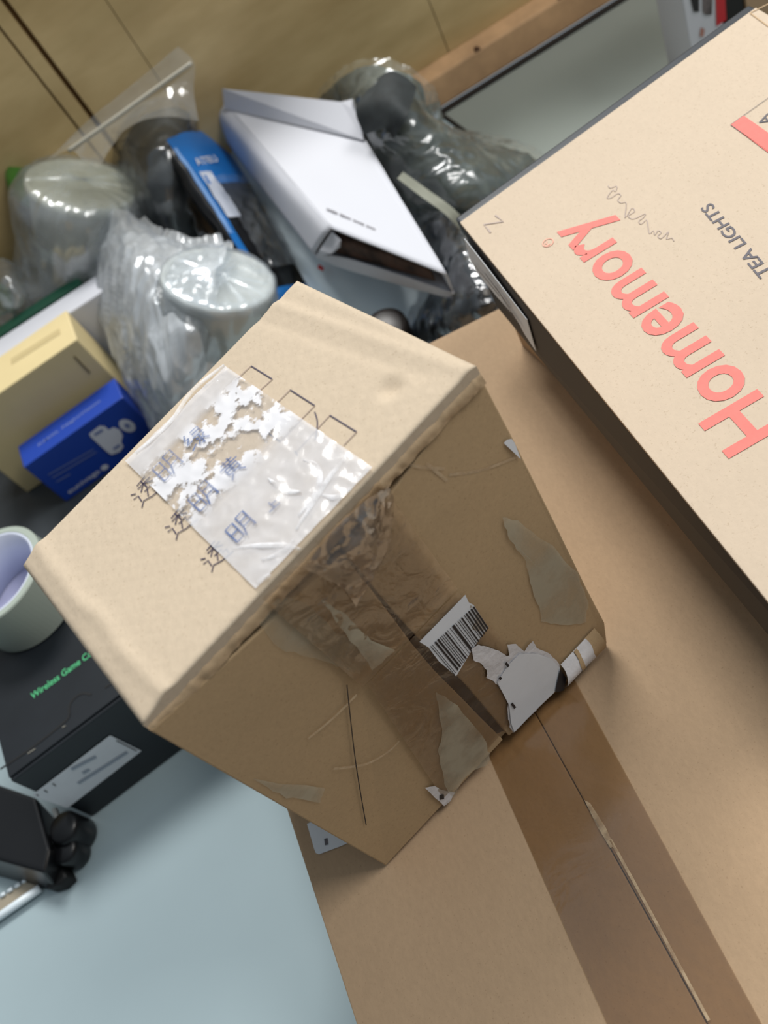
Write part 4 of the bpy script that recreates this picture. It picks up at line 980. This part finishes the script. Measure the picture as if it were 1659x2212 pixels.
rows = [[ta, tbm], [P(462, 240, .104), P(700, 512, .104)], [ba, bbm]]
a, b = surf(rows, 14, 20, .0004, 20, 2); obj('side_panel', a, b, M['white_card'], wm, smooth=True, solid=.0012, label='rounded side fold')
panel('bottom_panel', [ba + V(0, 0, .0), bbm, bcm, bdm], .0015, M['white_card'])
panel('side_panel', [tcm, td, bdm, bcm], .0012, M['white_card'])
pd = [P(715, 545, .082), P(945, 612, .078), P(790, 330, .082), P(560, 270, .084)]
pad_top = [V(p.x, p.y, z) for p, z in zip(pd, (.103, .093, .105, .105))]
box('padding', pd, pad_top, M['padding'], wm, bevel=.003, label='dark brown stuffing in the open end')
fb = [P(716, 500, .108), P(735, 520, .104), P(733, 535, .098), P(716, 548, .092), P(683, 556, .079), P(690, 540, .090)]
obj('end_flap', fb, [tuple(range(6))], M['white_card'], wm, solid=.001, label='curled white tab at the open end')
a, b = surf(G([(684, 552, .0785), (740, 556, .084), (850, 590, .082), (980, 634, .074)], [(680, 556, .073), (735, 578, .073), (850, 612, .070), (976, 646, .066)]), 6, 30, .0005, 30, 3); obj('bottom_lip', a, b, M['white_card'], wm, smooth=True, solid=.001, label='white lip of the bottom panel')
fq = [P(484, 234, .1135), P(480, 191, .128), P(736, 220, .128), P(762, 214, .130), P(770, 240, .126), P(780, 276, .120), P(785, 303, .1135)]
obj('back_flap', fq, [tuple(range(7))], M['white_card'], wm, solid=.0012, label='raised white closing flap')
c2m = lambda x, y: (350 + x / 2.074, 80 + y / 2.074)
tp = plane(ta, tbm, tcm)
vv = []
for k in range(26):
    if k in (6, 13, 20): continue
    s = k / 26; u, v_ = c2m(742 + s * 220, 778 + s * 95); h_ = 3 + 2.5 * random.random()
    vv.append(ribbon([PL(u, v_ - h_ / 2, tp), PL(u + 1.2, v_ + h_ / 2, tp)], .0011, tp[1], .0016))
v, f = merge(vv); obj('printed_line', v, f, M['grey_ink'], wm, label='row of tiny black print')

# ------------------------------------------------------------------ bag with grey contents and black plastic bag at the back
rg = thing('plastic_bag', P(900, 330, 0), 'clear bag with dark grey green rolled goods behind the white mailer, against the wall', 'plastic bag')
rows = G([(690, 215, .085), (755, 158, .125), (840, 150, .135), (905, 185, .115), (930, 250, .05)],
         [(755, 290, .08), (815, 250, .125), (870, 245, .13), (925, 280, .085), (955, 300, .03)],
         [(820, 400, .07), (900, 350, .10), (980, 330, .085), (1030, 320, .035), (1050, 315, .01)],
         [(880, 470, .05), (980, 430, .075), (1060, 390, .065), (1115, 350, .03), (1140, 340, .01)],
         [(930, 540, .02), (1020, 500, .045), (1090, 450, .04), (1165, 400, .02), (1190, 380, .005)])
a, b = surf(rows, 80, 60, .007, 18, 6, .5); obj('grey_goods', a, b, M['grey_fabric'], rg, smooth=True, label='dark grey green goods inside')
a, b = surf(rows, 120, 110, .0038, 36, 16, .95, lift=.008); obj('clear_film', a, b, M['film_dull'], rg, smooth=True)
a, b = surf(G([(805, 180, .146), (850, 155, .148), (900, 190, .135)], [(770, 235, .142), (835, 215, .150), (880, 250, .142)], [(790, 290, .125), (830, 280, .135), (850, 300, .125)]), 20, 20, .002, 30, 2); obj('dark_roll', a, b, M['black_fabric'], rg, smooth=True, label='dark round end of the roll')
a, b = surf(G([(880, 375, .108), (930, 415, .10), (985, 455, .09), (1010, 480, .08)], [(868, 390, .105), (915, 430, .098), (970, 470, .088), (1000, 500, .075)]), 6, 30, .001, 40, 2, lift=.006); obj('bag_strap', a, b, plain('dull_strap', C(150, 152, 138), .5), rg, smooth=True, label='pale folded band of the bag')
bp = thing('black_bag', P(1010, 620, 0), 'shiny black plastic bag wedged behind the large carton beside the lettered box', 'bag')
rows = G([(880, 440, .045), (960, 470, .07), (1030, 490, .065), (1080, 500, .03)], [(910, 540, .045), (990, 550, .075), (1050, 560, .07), (1120, 580, .03)], [(930, 620, .035), (1010, 630, .07), (1080, 650, .06), (1150, 660, .02)], [(890, 690, .02), (980, 690, .055), (1080, 700, .05), (1170, 720, .015)], [(850, 730, .004), (960, 745, .03), (1080, 740, .03), (1180, 760, .004)])
a, b = surf(rows, 80, 70, .006, 16, 8, .6); obj('bag_body', a, b, M['black_plastic'], bp, smooth=True)
a, b = surf(rows, 90, 80, .0035, 28, 18, .9, lift=.006); obj('clear_film', a, b, film('black_bag_film', haze=.02, streak=.22, scale=50, gloss=.35, hazecol=(.5, .55, .6, 1)), bp, smooth=True)
kc = thing('round_cap', P(835, 690, .03), 'dark round cap peeping out behind the far edge of the taped box', 'cap')  # a loose dark cap, with no vessel under it
c0 = P(836, 708, .055); a, b = lathe([(.001, .005), (.012, .005), (.0165, .003), (.0175, -.003), (.0175, -.024), (.001, -.024)], c0, V(.1, -.2, 1), 36); obj('cap_disc', a, b, plain('cap_dark', C(30, 24, 22), .4), kc, smooth=True)
